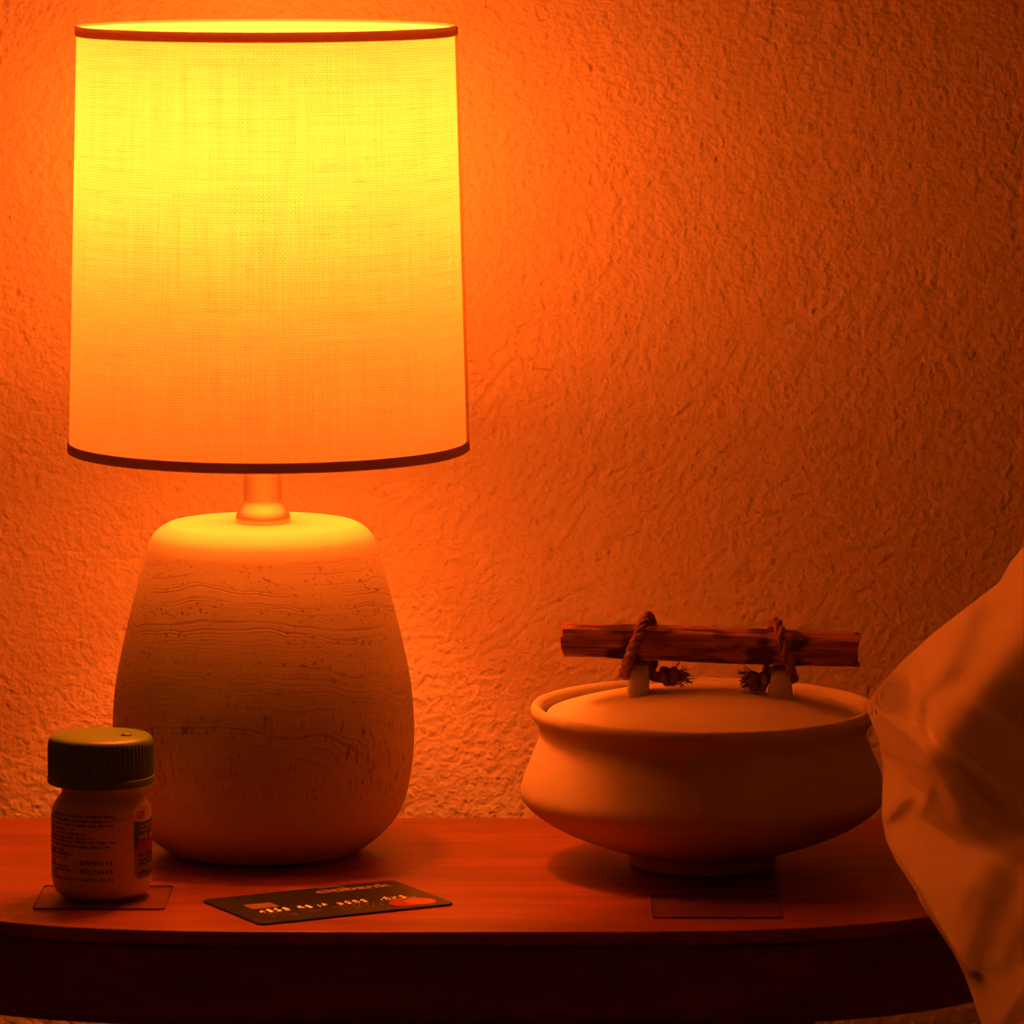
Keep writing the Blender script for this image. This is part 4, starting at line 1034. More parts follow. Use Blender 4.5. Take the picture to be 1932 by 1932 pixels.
    [31, 45, 58, 67, 74, 82, 92, 103, 122, 151, 181, 211, 245, 272, 306, 323, 363, 381, 377, 382, 385, 384, 398, 442, 463, 489, 508, 525, 536, 541, 543, 542, 540, 540, 545, 550, 554, 558, 562, 567, 572, 578, 585, 591, 596, 601, 604, 604, 601, 597, 591, 585, 580, 579, 581, 585, 591, 597, 607, 615, 623, 630, 635, 639, 643, 645, 647, 648, 648, 647, 646],
    [41, 52, 64, 75, 83, 91, 101, 113, 129, 157, 186, 216, 248, 280, 308, 339, 361, 408, 421, 424, 428, 430, 418, 429, 467, 482, 505, 521, 536, 545, 551, 552, 551, 549, 549, 553, 559, 563, 567, 570, 575, 580, 586, 592, 599, 605, 610, 613, 613, 611, 606, 600, 594, 589, 588, 589, 593, 599, 608, 618, 626, 634, 640, 645, 650, 653, 655, 657, 658, 658, 657],
    [51, 58, 66, 76, 88, 98, 110, 122, 138, 163, 192, 221, 252, 286, 315, 345, 373, 409, 447, 453, 456, 457, 458, 442, 450, 483, 496, 517, 531, 545, 554, 559, 561, 559, 557, 557, 561, 567, 571, 575, 579, 583, 588, 594, 600, 607, 613, 618, 621, 622, 620, 615, 610, 603, 598, 597, 597, 601, 609, 619, 628, 636, 644, 651, 656, 660, 663, 665, 667, 667, 667],
    [62, 63, 67, 74, 83, 96, 111, 128, 147, 170, 199, 227, 258, 291, 323, 350, 384, 412, 465, 473, 477, 479, 476, 477, 458, 465, 494, 507, 526, 540, 554, 563, 568, 569, 568, 566, 566, 570, 575, 579, 583, 587, 591, 596, 602, 608, 614, 621, 626, 630, 631, 629, 625, 619, 613, 607, 605, 606, 611, 620, 629, 638, 647, 654, 661, 666, 670, 673, 675, 676, 676],
    [73, 74, 76, 80, 85, 94, 107, 126, 148, 174, 206, 235, 266, 299, 332, 359, 391, 420, 465, 491, 493, 495, 495, 490, 488, 470, 477, 502, 516, 534, 549, 562, 571, 576, 577, 576, 574, 574, 578, 583, 587, 591, 595, 599, 604, 610, 616, 622, 629, 634, 639, 640, 638, 634, 628, 622, 616, 614, 617, 622, 630, 639, 648, 657, 664, 670, 675, 679, 682, 684, 685],
    [84, 87, 90, 94, 99, 104, 113, 127, 148, 171, 204, 240, 272, 307, 341, 369, 397, 429, 461, 501, 509, 509, 508, 506, 500, 496, 480, 487, 509, 524, 542, 557, 570, 579, 585, 586, 584, 583, 583, 586, 591, 596, 599, 603, 607, 612, 618, 624, 630, 637, 642, 647, 649, 647, 643, 638, 632, 630, 627, 628, 633, 641, 650, 658, 667, 674, 680, 685, 689, 691, 693],
    [95, 98, 103, 108, 114, 120, 128, 139, 154, 173, 201, 238, 272, 306, 343, 374, 400, 431, 461, 496, 522, 523, 521, 519, 516, 509, 503, 489, 497, 517, 533, 550, 565, 578, 588, 593, 594, 592, 591, 591, 595, 599, 604, 607, 611, 615, 620, 625, 631, 638, 644, 651, 656, 658, 656, 652, 647, 645, 643, 641, 640, 644, 651, 660, 668, 676, 683, 689, 694, 697, 700],
    [106, 111, 116, 122, 128, 135, 143, 154, 168, 183, 207, 241, 274, 306, 342, 376, 402, 428, 459, 491, 523, 537, 536, 533, 529, 525, 518, 510, 499, 507, 524, 541, 558, 573, 587, 596, 601, 602, 601, 599, 600, 603, 608, 612, 616, 619, 623, 628, 633, 639, 646, 652, 659, 664, 667, 665, 661, 660, 658, 656, 654, 653, 655, 661, 669, 677, 685, 692, 698, 702, 706],
    [118, 121, 126, 132, 139, 146, 155, 166, 179, 193, 212, 243, 274, 304, 339, 373, 401, 424, 448, 478, 510, 540, 550, 549, 545, 540, 535, 528, 520, 508, 513, 528, 544, 562, 578, 592, 602, 609, 611, 609, 608, 608, 610, 615, 619, 623, 626, 630, 634, 640, 645, 652, 658, 665, 671, 676, 675, 674, 673, 672, 670, 667, 666, 666, 670, 677, 685, 692, 699, 705, 710],
    [129, 133, 137, 143, 150, 158, 167, 179, 192, 205, 221, 244, 273, 303, 336, 371, 402, 425, 445, 468, 497, 528, 554, 562, 561, 556, 551, 545, 538, 530, 518, 520, 532, 548, 565, 582, 597, 608, 616, 619, 618, 616, 616, 618, 622, 626, 630, 633, 637, 641, 646, 651, 658, 664, 671, 678, 684, 691, 688, 687, 685, 683, 681, 678, 678, 680, 685, 692, 699, 706, 711],
    [141, 145, 150, 155, 162, 170, 180, 191, 205, 219, 233, 248, 267, 297, 333, 368, 401, 426, 446, 466, 487, 515, 545, 567, 574, 573, 568, 562, 555, 548, 540, 528, 527, 537, 552, 569, 586, 601, 614, 623, 627, 626, 625, 624, 625, 629, 633, 637, 641, 644, 648, 652, 658, 664, 670, 677, 684, 698, 707, 704, 701, 699, 697, 694, 692, 690, 690, 693, 699, 705, 712],
    [153, 157, 162, 168, 174, 182, 192, 204, 219, 233, 246, 258, 270, 287, 321, 363, 402, 428, 449, 467, 485, 505, 532, 561, 580, 586, 585, 579, 572, 565, 558, 550, 538, 534, 543, 556, 573, 590, 606, 619, 629, 634, 635, 633, 632, 633, 636, 640, 644, 648, 651, 655, 659, 664, 670, 676, 682, 694, 711, 721, 720, 716, 713, 711, 708, 705, 702, 701, 702, 706, 712],
    [166, 169, 174, 180, 187, 195, 205, 217, 232, 247, 261, 274, 285, 294, 311, 348, 395, 433, 453, 470, 486, 502, 524, 553, 577, 591, 596, 596, 590, 583, 575, 568, 559, 548, 542, 549, 561, 576, 593, 610, 624, 635, 642, 643, 642, 641, 641, 644, 647, 652, 655, 658, 661, 665, 670, 676, 682, 691, 705, 723, 735, 736, 732, 728, 725, 722, 718, 715, 712, 712, 714],
    [178, 182, 187, 193, 200, 207, 218, 231, 246, 261, 275, 290, 303, 316, 324, 341, 380, 428, 460, 474, 484, 497, 518, 546, 572, 591, 602, 607, 607, 601, 593, 585, 577, 569, 558, 551, 555, 566, 580, 597, 614, 629, 641, 649, 651, 650, 649, 649, 651, 655, 659, 662, 665, 668, 672, 677, 682, 690, 700, 715, 734, 748, 752, 747, 744, 740, 736, 732, 728, 724, 722],
    [191, 194, 199, 205, 212, 220, 231, 244, 259, 274, 290, 305, 320, 332, 346, 356, 376, 421, 468, 479, 485, 493, 511, 541, 568, 588, 603, 612, 617, 617, 611, 603, 595, 587, 579, 568, 560, 562, 571, 584, 601, 618, 634, 647, 656, 659, 659, 657, 657, 658, 662, 666, 670, 672, 675, 679, 683, 690, 699, 709, 725, 744, 760, 766, 763, 759, 755, 751, 747, 742, 737],
    [204, 208, 213, 219, 226, 234, 245, 258, 274, 289, 304, 319, 332, 344, 356, 374, 392, 436, 476, 485, 489, 495, 510, 535, 565, 588, 603, 615, 622, 627, 627, 621, 613, 605, 596, 588, 577, 569, 569, 577, 589, 605, 622, 639, 653, 663, 667, 667, 665, 665, 666, 669, 673, 677, 680, 683, 686, 692, 699, 707, 719, 736, 756, 773, 781, 778, 775, 772, 768, 763, 758],
    [217, 221, 226, 233, 240, 249, 260, 273, 288, 303, 317, 328, 338, 347, 359, 382, 412, 450, 473, 489, 495, 502, 512, 531, 561, 588, 605, 616, 625, 632, 636, 636, 630, 622, 614, 605, 596, 586, 577, 577, 583, 595, 610, 627, 644, 659, 670, 675, 675, 674, 673, 674, 677, 681, 685, 687, 690, 696, 701, 708, 717, 729, 747, 768, 788, 797, 795, 793, 791, 787, 784],
    [230, 234, 239, 246, 254, 263, 274, 287, 303, 316, 326, 334, 340, 349, 361, 387, 426, 456, 470, 485, 502, 510, 518, 530, 555, 585, 606, 619, 628, 635, 640, 645, 645, 640, 632, 623, 614, 605, 595, 586, 584, 590, 600, 615, 632, 649, 665, 677, 683, 683, 682, 681, 682, 684, 688, 693, 695, 700, 705, 711, 718, 727, 741, 760, 783, 805, 815, 816, 816, 815, 814],
    [244, 247, 252, 259, 268, 277, 289, 302, 314, 323, 330, 337, 344, 354, 369, 394, 432, 454, 469, 482, 503, 519, 526, 534, 550, 580, 606, 621, 630, 637, 644, 649, 653, 654, 649, 641, 632, 623, 614, 604, 595, 592, 596, 606, 620, 636, 654, 670, 683, 691, 692, 690, 689, 690, 692, 696, 701, 706, 711, 716, 722, 729, 739, 755, 778, 803, 827, 839, 843, 846, 849],
    [257, 261, 265, 271, 280, 290, 302, 312, 321, 328, 334, 341, 351, 365, 381, 401, 427, 449, 467, 484, 502, 523, 535, 541, 551, 573, 603, 623, 633, 640, 646, 652, 656, 661, 663, 658, 650, 641, 632, 623, 613, 604, 600, 603, 612, 625, 641, 659, 676, 690, 699, 701, 699, 698, 699, 701, 705, 717, 720, 725, 730, 736, 744, 755, 776, 802, 830, 855, 869, 877, 884],
    [271, 274, 278, 283, 290, 298, 309, 318, 325, 332, 340, 350, 363, 378, 393, 409, 424, 441, 464, 485, 504, 523, 541, 551, 557, 570, 596, 621, 635, 643, 649, 654, 659, 664, 669, 672, 667, 659, 650, 641, 632, 622, 613, 608, 610, 618, 630, 646, 664, 682, 697, 708, 710, 709, 709, 709, 712, 758, 774, 771, 768, 767, 768, 769, 781, 802, 832, 862, 887, 905, 919],
    [285, 287, 291, 295, 300, 306, 314, 322, 330, 339, 351, 365, 379, 394, 408, 422, 433, 445, 462, 485, 506, 526, 545, 559, 567, 575, 591, 617, 635, 645, 652, 657, 662, 667, 671, 677, 681, 676, 668, 658, 649, 640, 630, 621, 616, 618, 625, 638, 654, 672, 690, 707, 718, 721, 721, 721, 723, 784, 833, 829, 824, 820, 818, 818, 818, 820, 836, 869, 900, 926, 949],
    [299, 302, 305, 309, 314, 318, 324, 331, 341, 354, 368, 383, 398, 412, 426, 439, 451, 462, 473, 488, 507, 527, 549, 567, 577, 584, 592, 611, 632, 647, 655, 661, 666, 671, 676, 680, 686, 690, 684, 675, 666, 656, 647, 637, 629, 625, 627, 635, 648, 665, 685, 704, 721, 731, 735, 737, 738, 799, 866, 880, 876, 872, 869, 866, 863, 860, 860, 881, 915, 945, 974],
    [314, 316, 320, 324, 329, 334, 340, 348, 359, 373, 387, 402, 416, 430, 444, 457, 470, 481, 493, 502, 514, 529, 548, 569, 585, 593, 598, 607, 626, 646, 658, 665, 670, 675, 680, 685, 689, 695, 699, 692, 683, 674, 664, 654, 645, 638, 635, 637, 647, 662, 681, 702, 722, 737, 747, 752, 756, 814, 877, 909, 911, 910, 907, 904, 901, 899, 900, 908, 933, 965, 995],
    [328, 331, 335, 339, 344, 350, 358, 368, 380, 393, 407, 421, 435, 449, 463, 476, 488, 501, 512, 524, 532, 539, 550, 567, 589, 602, 607, 612, 622, 642, 659, 668, 675, 680, 685, 689, 694, 698, 705, 708, 701, 692, 682, 673, 664, 656, 649, 646, 650, 662, 680, 701, 724, 743, 756, 766, 771, 829, 889, 924, 930, 932, 932, 931, 930, 931, 935, 942, 958, 984, 1014],
    [343, 346, 349, 354, 360, 367, 375, 386, 399, 413, 426, 440, 454, 468, 481, 495, 507, 520, 531, 542, 553, 561, 564, 572, 595, 611, 618, 622, 626, 639, 659, 673, 680, 686, 690, 695, 699, 704, 708, 716, 719, 711, 702, 694, 685, 678, 670, 664, 661, 665, 682, 703, 725, 747, 763, 775, 783, 844, 901, 932, 941, 946, 948, 950, 952, 956, 962, 971, 984, 1005, 1031],
    [358, 360, 363, 368, 375, 383, 393, 405, 419, 433, 446, 460, 473, 487, 500, 514, 526, 539, 551, 562, 572, 582, 590, 592, 601, 625, 631, 636, 638, 642, 659, 677, 687, 693, 698, 702, 706, 711, 716, 719, 728, 732, 725, 717, 710, 703, 696, 690, 684, 679, 682, 705, 726, 749, 768, 781, 804, 859, 909, 937, 949, 956, 961, 965, 969, 975, 983, 994, 1007, 1026, 1048],
    [373, 375, 379, 384, 392, 404, 414, 426, 442, 455, 469, 482, 496, 509, 523, 536, 549, 561, 573, 584, 594, 605, 614, 624, 626, 638, 652, 655, 658, 658, 664, 686, 696, 703, 709, 713, 717, 721, 725, 730, 734, 744, 748, 741, 735, 729, 722, 716, 709, 703, 697, 704, 733, 751, 774, 787, 824, 877, 921, 944, 956, 965, 973, 979, 986, 993, 1003, 1015, 1031, 1048, 1068],
    [389, 391, 394, 400, 414, 428, 437, 451, 466, 479, 492, 506, 519, 533, 546, 559, 572, 584, 596, 608, 619, 629, 640, 649, 661, 665, 672, 681, 684, 684, 683, 695, 713, 717, 723, 727, 731, 734, 738, 743, 748, 752, 762, 766, 760, 754, 748, 741, 734, 726, 718, 713, 732, 758, 775, 797, 846, 897, 935, 953, 965, 976, 985, 993, 1002, 1012, 1023, 1037, 1053, 1071, 1090],
    [404, 406, 410, 415, 440, 450, 463, 477, 490, 502, 515, 529, 543, 556, 570, 583, 596, 608, 621, 632, 644, 655, 666, 678, 688, 700, 708, 713, 719, 723, 725, 718, 727, 739, 742, 746, 750, 752, 755, 759, 762, 766, 770, 780, 783, 778, 771, 764, 756, 748, 741, 732, 729, 763, 781, 819, 871, 919, 950, 964, 977, 988, 998, 1007, 1018, 1030, 1043, 1058, 1075, 1093, 1113],
    [420, 422, 425, 429, 459, 476, 486, 500, 512, 525, 539, 553, 567, 580, 594, 607, 620, 633, 646, 658, 670, 682, 694, 705, 717, 728, 740, 751, 761, 770, 777, 785, 783, 779, 780, 779, 778, 777, 777, 777, 778, 779, 782, 787, 796, 798, 792, 786, 778, 771, 764, 757, 749, 756, 798, 848, 901, 945, 965, 978, 990, 1002, 1013, 1023, 1035, 1048, 1063, 1079, 1097, 1115, 1134],
    [436, 438, 441, 443, 451, 498, 506, 519, 533, 547, 562, 576, 591, 605, 618, 632, 645, 658, 671, 684, 697, 709, 722, 734, 746, 759, 771, 784, 797, 809, 822, 831, 841, 846, 843, 838, 829, 819, 808, 800, 795, 794, 794, 797, 804, 812, 813, 808, 803, 797, 791, 785, 780, 771, 823, 883, 936, 975, 984, 994, 1006, 1018, 1028, 1040, 1053, 1067, 1084, 1100, 1118, 1136, 1154],
    [452, 453, 455, 459, 463, 518, 526, 537, 555, 570, 585, 600, 615, 629, 643, 657, 670, 684, 697, 710, 724, 737, 750, 763, 776, 789, 803, 816, 830, 844, 857, 869, 879, 887, 893, 891, 882, 868, 850, 833, 818, 810, 807, 809, 813, 822, 829, 832, 830, 826, 822, 819, 815, 814, 865, 924, 972, 1003, 1008, 1013, 1022, 1033, 1044, 1057, 1072, 1088, 1104, 1122, 1139, 1157, 1174],
    [468, 470, 472, 475, 479, 541, 547, 563, 582, 598, 614, 629, 643, 658, 672, 686, 699, 713, 727, 741, 754, 768, 782, 795, 809, 823, 837, 852, 866, 879, 891, 901, 909, 914, 919, 922, 918, 906, 888, 866, 845, 831, 823, 823, 828, 837, 846, 852, 857, 857, 857, 856, 855, 867, 917, 967, 1004, 1024, 1030, 1033, 1040, 1051, 1064, 1079, 1095, 1112, 1130, 1147, 1164, 1181, 1197],
    [485, 486, 488, 492, 496, 560, 572, 590, 609, 626, 642, 657, 672, 686, 700, 715, 729, 743, 757, 771, 786, 800, 814, 828, 843, 857, 872, 886, 900, 912, 921, 928, 933, 937, 938, 939, 940, 934, 919, 898, 877, 859, 847, 843, 845, 854, 865, 873, 880, 885, 888, 890, 896, 920, 961, 999, 1026, 1040, 1047, 1052, 1059, 1072, 1087, 1103, 1120, 1138, 1155, 1172, 1189, 1206, 1221],
    [501, 503, 505, 508, 513, 583, 600, 618, 638, 655, 671, 686, 701, 715, 730, 744, 759, 773, 788, 803, 817, 832, 847, 862, 876, 890, 904, 918, 930, 939, 946, 951, 954, 955, 956, 955, 955, 953, 945, 930, 913, 897, 885, 878, 875, 877, 886, 894, 900, 906, 911, 920, 922, 953, 989, 1020, 1042, 1054, 1062, 1070, 1081, 1095, 1111, 1129, 1146, 1163, 1181, 1197, 1214, 1230, 1246],
    [518, 519, 521, 525, 528, 615, 632, 650, 669, 685, 700, 715, 729, 744, 759, 774, 788, 803, 819, 834, 850, 865, 880, 895, 908, 921, 934, 946, 955, 962, 967, 969, 971, 971, 971, 970, 968, 968, 967, 960, 950, 941, 934, 930, 928, 925, 918, 914, 917, 922, 927, 938, 947, 977, 1009, 1036, 1056, 1069, 1079, 1090, 1104, 1119, 1137, 1154, 1172, 1189, 1206, 1222, 1239, 1255, 1270],
    [535, 536, 539, 542, 554, 653, 668, 683, 699, 714, 729, 744, 758, 773, 788, 803, 819, 834, 850, 866, 883, 899, 914, 927, 938, 950, 961, 970, 977, 981, 984, 985, 986, 985, 985, 984, 983, 983, 985, 986, 986, 985, 984, 984, 982, 975, 965, 950, 935, 936, 942, 949, 966, 995, 1026, 1052, 1071, 1086, 1098, 1112, 1128, 1145, 1162, 1180, 1197, 1214, 1231, 1247, 1263, 1279, 1295],
    [552, 554, 556, 560, 612, 692, 703, 714, 728, 743, 757, 772, 787, 802, 817, 833, 849, 865, 881, 898, 916, 933, 946, 955, 964, 975, 984, 991, 996, 999, 1000, 1000, 999, 999, 999, 998, 999, 1000, 1003, 1008, 1014, 1021, 1025, 1026, 1023, 1016, 1004, 988, 970, 962, 958, 961, 982, 1011, 1042, 1068, 1088, 1104, 1120, 1136, 1153, 1170, 1187, 1205, 1222, 1239, 1255, 1271, 1287, 1303, 1319],
    [569, 571, 574, 578, 643, 718, 730, 743, 756, 771, 785, 800, 815, 831, 846, 862, 879, 896, 913, 930, 948, 960, 968, 976, 986, 996, 1004, 1009, 1012, 1014, 1014, 1014, 1013, 1013, 1013, 1014, 1016, 1019, 1024, 1031, 1039, 1046, 1052, 1054, 1052, 1046, 1036, 1021, 1010, 999, 988, 982, 993, 1028, 1059, 1086, 1108, 1126, 1143, 1160, 1177, 1195, 1212, 1229, 1246, 1263, 1279, 1295, 1311, 1328, 1344],
    [587, 589, 593, 602, 664, 738, 755, 769, 784, 799, 814, 829, 844, 860, 876, 892, 909, 926, 944, 961, 972, 978, 985, 994, 1006, 1015, 1021, 1025, 1027, 1028, 1028, 1027, 1027, 1027, 1029, 1031, 1035, 1041, 1047, 1055, 1062, 1067, 1072, 1074, 1073, 1070, 1061, 1051, 1044, 1035, 1024, 1015, 1013, 1045, 1078, 1107, 1129, 1149, 1167, 1185, 1202, 1220, 1237, 1254, 1270, 1286, 1303, 1319, 1335, 1351, 1368],
    [604, 607, 611, 630, 685, 752, 780, 793, 808, 823, 838, 853, 868, 884, 901, 917, 935, 953, 970, 982, 988, 993, 1000, 1011, 1022, 1030, 1036, 1039, 1041, 1041, 1041, 1041, 1041, 1043, 1045, 1049, 1055, 1062, 1069, 1076, 1081, 1085, 1088, 1090, 1091, 1089, 1085, 1081, 1075, 1067, 1058, 1049, 1041, 1055, 1093, 1125, 1149, 1169, 1187, 1205, 1223, 1241, 1257, 1274, 1290, 1306, 1322, 1338, 1355, 1371, 1389],
    [622, 624, 629, 656, 711, 773, 804, 817, 832, 846, 861, 876, 892, 908, 924, 942, 960, 978, 991, 998, 1003, 1008, 1017, 1028, 1037, 1044, 1049, 1052, 1053, 1054, 1054, 1055, 1057, 1059, 1063, 1069, 1076, 1083, 1090, 1095, 1098, 1101, 1103, 1104, 1106, 1106, 1107, 1106, 1102, 1096, 1089, 1082, 1076, 1075, 1110, 1143, 1168, 1188, 1207, 1226, 1243, 1260, 1277, 1293, 1310, 1326, 1341, 1357, 1373, 1390, 1408],
    [640, 642, 652, 688, 743, 798, 827, 841, 855, 870, 885, 900, 915, 931, 948, 966, 984, 1000, 1008, 1012, 1017, 1025, 1035, 1043, 1051, 1056, 1061, 1063, 1065, 1066, 1068, 1070, 1073, 1077, 1082, 1089, 1096, 1103, 1108, 1112, 1115, 1116, 1117, 1118, 1119, 1120, 1123, 1125, 1124, 1122, 1117, 1111, 1106, 1105, 1133, 1163, 1188, 1209, 1228, 1246, 1263, 1280, 1297, 1313, 1329, 1345, 1360, 1376, 1392, 1408, 1425],
    [658, 676, 703, 744, 791, 833, 855, 867, 882, 896, 911, 926, 942, 958, 976, 994, 1010, 1018, 1023, 1028, 1036, 1045, 1053, 1059, 1065, 1069, 1073, 1075, 1077, 1080, 1083, 1086, 1091, 1097, 1104, 1111, 1117, 1122, 1125, 1128, 1130, 1131, 1132, 1132, 1133, 1134, 1136, 1140, 1142, 1143, 1141, 1138, 1136, 1137, 1162, 1189, 1213, 1234, 1252, 1270, 1287, 1304, 1320, 1336, 1351, 1367, 1382, 1398, 1413, 1429, 1444],
    [676, 700, 733, 774, 819, 860, 881, 894, 908, 923, 937, 952, 968, 985, 1003, 1019, 1029, 1034, 1039, 1047, 1056, 1064, 1069, 1074, 1078, 1081, 1084, 1087, 1091, 1094, 1099, 1105, 1111, 1119, 1126, 1131, 1136, 1139, 1141, 1143, 1144, 1145, 1145, 1146, 1147, 1148, 1150, 1153, 1157, 1160, 1162, 1163, 1165, 1170, 1192, 1217, 1239, 1259, 1277, 1294, 1311, 1327, 1343, 1358, 1374, 1389, 1404, 1420, 1435, 1450, 1465],
    [694, 716, 749, 792, 842, 887, 908, 920, 934, 949, 963, 978, 994, 1010, 1026, 1038, 1044, 1050, 1058, 1067, 1074, 1080, 1084, 1087, 1090, 1093, 1096, 1100, 1105, 1110, 1117, 1124, 1132, 1139, 1145, 1149, 1152, 1154, 1156, 1157, 1158, 1159, 1159, 1160, 1160, 1162, 1164, 1167, 1171, 1175, 1180, 1185, 1191, 1201, 1222, 1244, 1265, 1284, 1301, 1318, 1334, 1350, 1366, 1381, 1396, 1411, 1426, 1441, 1456, 1471, 1486],
    [712, 738, 776, 825, 877, 919, 935, 946, 961, 975, 989, 1004, 1019, 1033, 1045, 1053, 1060, 1069, 1079, 1086, 1091, 1095, 1098, 1100, 1102, 1105, 1110, 1115, 1121, 1129, 1137, 1145, 1153, 1158, 1163, 1165, 1167, 1168, 1169, 1170, 1171, 1172, 1173, 1173, 1174, 1176, 1178, 1182, 1186, 1192, 1199, 1207, 1217, 1232, 1252, 1272, 1291, 1309, 1326, 1342, 1358, 1374, 1389, 1404, 1419, 1434, 1449, 1463, 1478, 1493, 1507],
    [730, 761, 806, 860, 913, 949, 962, 973, 987, 1001, 1015, 1030, 1043, 1054, 1063, 1071, 1081, 1090, 1097, 1102, 1106, 1108, 1110, 1112, 1115, 1119, 1125, 1132, 1140, 1149, 1157, 1165, 1171, 1175, 1178, 1180, 1181, 1182, 1183, 1184, 1185, 1186, 1186, 1187, 1189, 1191, 1194, 1199, 1205, 1212, 1221, 1232, 1245, 1262, 1281, 1300, 1318, 1335, 1351, 1367, 1383, 1398, 1413, 1427, 1442, 1457, 1471, 1486, 1500, 1514, 1528],
    [749, 784, 834, 893, 947, 977, 989, 999, 1013, 1027, 1041, 1054, 1066, 1077, 1086, 1094, 1102, 1109, 1113, 1117, 1119, 1121, 1123, 1125, 1130, 1135, 1142, 1151, 1160, 1169, 1176, 1182, 1187, 1190, 1192, 1194, 1195, 1196, 1197, 1198, 1199, 1201, 1201, 1202, 1205, 1209, 1213, 1219, 1227, 1236, 1247, 1260, 1275, 1292, 1310, 1327, 1344, 1360, 1376, 1391, 1406, 1421, 1436, 1451, 1465, 1479, 1494, 1508, 1522, 1536, 1550],
    [767, 806, 861, 925, 981, 1004, 1014, 1024, 1038, 1052, 1066, 1078, 1090, 1100, 1109, 1116, 1121, 1125, 1128, 1130, 1132, 1134, 1136, 1140, 1146, 1153, 1162, 1171, 1180, 1187, 1193, 1198, 1201, 1204, 1206, 1207, 1208, 1210, 1211, 1213, 1214, 1215, 1217, 1220, 1224, 1229, 1236, 1244, 1253, 1264, 1276, 1290, 1305, 1321, 1337, 1354, 1370, 1385, 1401, 1415, 1430, 1445, 1459, 1473, 1488, 1502, 1516, 1530, 1544, 1558, 1572],
    [785, 827, 887, 954, 1011, 1030, 1039, 1049, 1063, 1077, 1090, 1102, 1113, 1122, 1129, 1134, 1137, 1139, 1141, 1143, 1145, 1148, 1152, 1157, 1164, 1173, 1182, 1190, 1197, 1203, 1208, 1212, 1214, 1217, 1219, 1221, 1222, 1224, 1227, 1229, 1230, 1232, 1236, 1241, 1246, 1253, 1262, 1271, 1281, 1293, 1305, 1319, 1333, 1349, 1364, 1380, 1395, 1410, 1425, 1439, 1454, 1468, 1482, 1496, 1510, 1524, 1538, 1552, 1566, 1580, 1594],
    [804, 848, 910, 980, 1039, 1055, 1064, 1074, 1087, 1100, 1113, 1124, 1134, 1142, 1147, 1150, 1152, 1153, 1154, 1156, 1159, 1163, 1169, 1176, 1184, 1192, 1200, 1207, 1213, 1217, 1221, 1224, 1227, 1230, 1233, 1235, 1238, 1241, 1244, 1246, 1249, 1253, 1258, 1264, 1272, 1280, 1289, 1299, 1310, 1321, 1334, 1347, 1361, 1375, 1390, 1405, 1419, 1434, 1448, 1462, 1476, 1490, 1504, 1518, 1532, 1546, 1560, 1574, 1588, 1602, 1616],
    [822, 868, 932, 1005, 1065, 1080, 1088, 1097, 1111, 1123, 1135, 1145, 1153, 1159, 1163, 1165, 1166, 1166, 1168, 1170, 1175, 1181, 1188, 1195, 1203, 1210, 1217, 1222, 1226, 1230, 1234, 1237, 1240, 1244, 1248, 1252, 1255, 1261, 1265, 1267, 1271, 1276, 1283, 1290, 1298, 1307, 1316, 1327, 1337, 1349, 1361, 1374, 1387, 1401, 1415, 1429, 1443, 1457, 1471, 1485, 1499, 1513, 1527, 1540, 1554, 1568, 1582, 1595, 1609, 1623, 1637],
    [841, 888, 954, 1029, 1091, 1103, 1111, 1121, 1134, 1145, 1155, 1163, 1169, 1174, 1177, 1178, 1179, 1180, 1183, 1187, 1193, 1200, 1207, 1215, 1221, 1226, 1231, 1235, 1239, 1243, 1247, 1251, 1255, 1260, 1265, 1270, 1278, 1284, 1286, 1290, 1295, 1301, 1308, 1316, 1325, 1334, 1343, 1353, 1364, 1376, 1388, 1400, 1413, 1426, 1440, 1453, 1467, 1481, 1494, 1508, 1522, 1535, 1549, 1562, 1576, 1590, 1603, 1617, 1631, 1645, 1659],
    [860, 908, 976, 1053, 1116, 1127, 1134, 1143, 1155, 1165, 1173, 1179, 1184, 1187, 1189, 1191, 1193, 1196, 1200, 1205, 1212, 1219, 1226, 1232, 1237, 1241, 1244, 1248, 1252, 1257, 1261, 1267, 1272, 1279, 1286, 1295, 1302, 1305, 1309, 1314, 1320, 1327, 1334, 1342, 1351, 1360, 1369, 1380, 1390, 1401, 1413, 1425, 1438, 1451, 1464, 1477, 1490, 1504, 1517, 1531, 1544, 1557, 1571, 1584, 1598, 1611, 1625, 1639, 1653, 1667, 1680],
    [878, 928, 997, 1076, 1139, 1148, 1156, 1165, 1174, 1182, 1189, 1194, 1197, 1199, 1202, 1205, 1208, 1213, 1218, 1225, 1232, 1238, 1243, 1247, 1251, 1254, 1258, 1262, 1267, 1272, 1279, 1286, 1293, 1302, 1312, 1321, 1324, 1328, 1333, 1339, 1345, 1352, 1359, 1367, 1376, 1385, 1395, 1405, 1416, 1427, 1438, 1450, 1462, 1475, 1488, 1500, 1514, 1527, 1540, 1553, 1566, 1579, 1593, 1606, 1619, 1633, 1646, 1660, 1674, 1688, 1702],
    [897, 946, 1015, 1093, 1158, 1171, 1177, 1184, 1192, 1198, 1203, 1206, 1209, 1212, 1216, 1220, 1226, 1232, 1238, 1244, 1250, 1254, 1258, 1261, 1264, 1268, 1272, 1278, 1284, 1291, 1299, 1308, 1318, 1328, 1340, 1343, 1347, 1352, 1357, 1363, 1369, 1376, 1384, 1392, 1401, 1410, 1419, 1429, 1440, 1451, 1462, 1474, 1486, 1498, 1511, 1523, 1536, 1549, 1562, 1575, 1588, 1601, 1614, 1627, 1641, 1654, 1668, 1682, 1696, 1710, 1724],
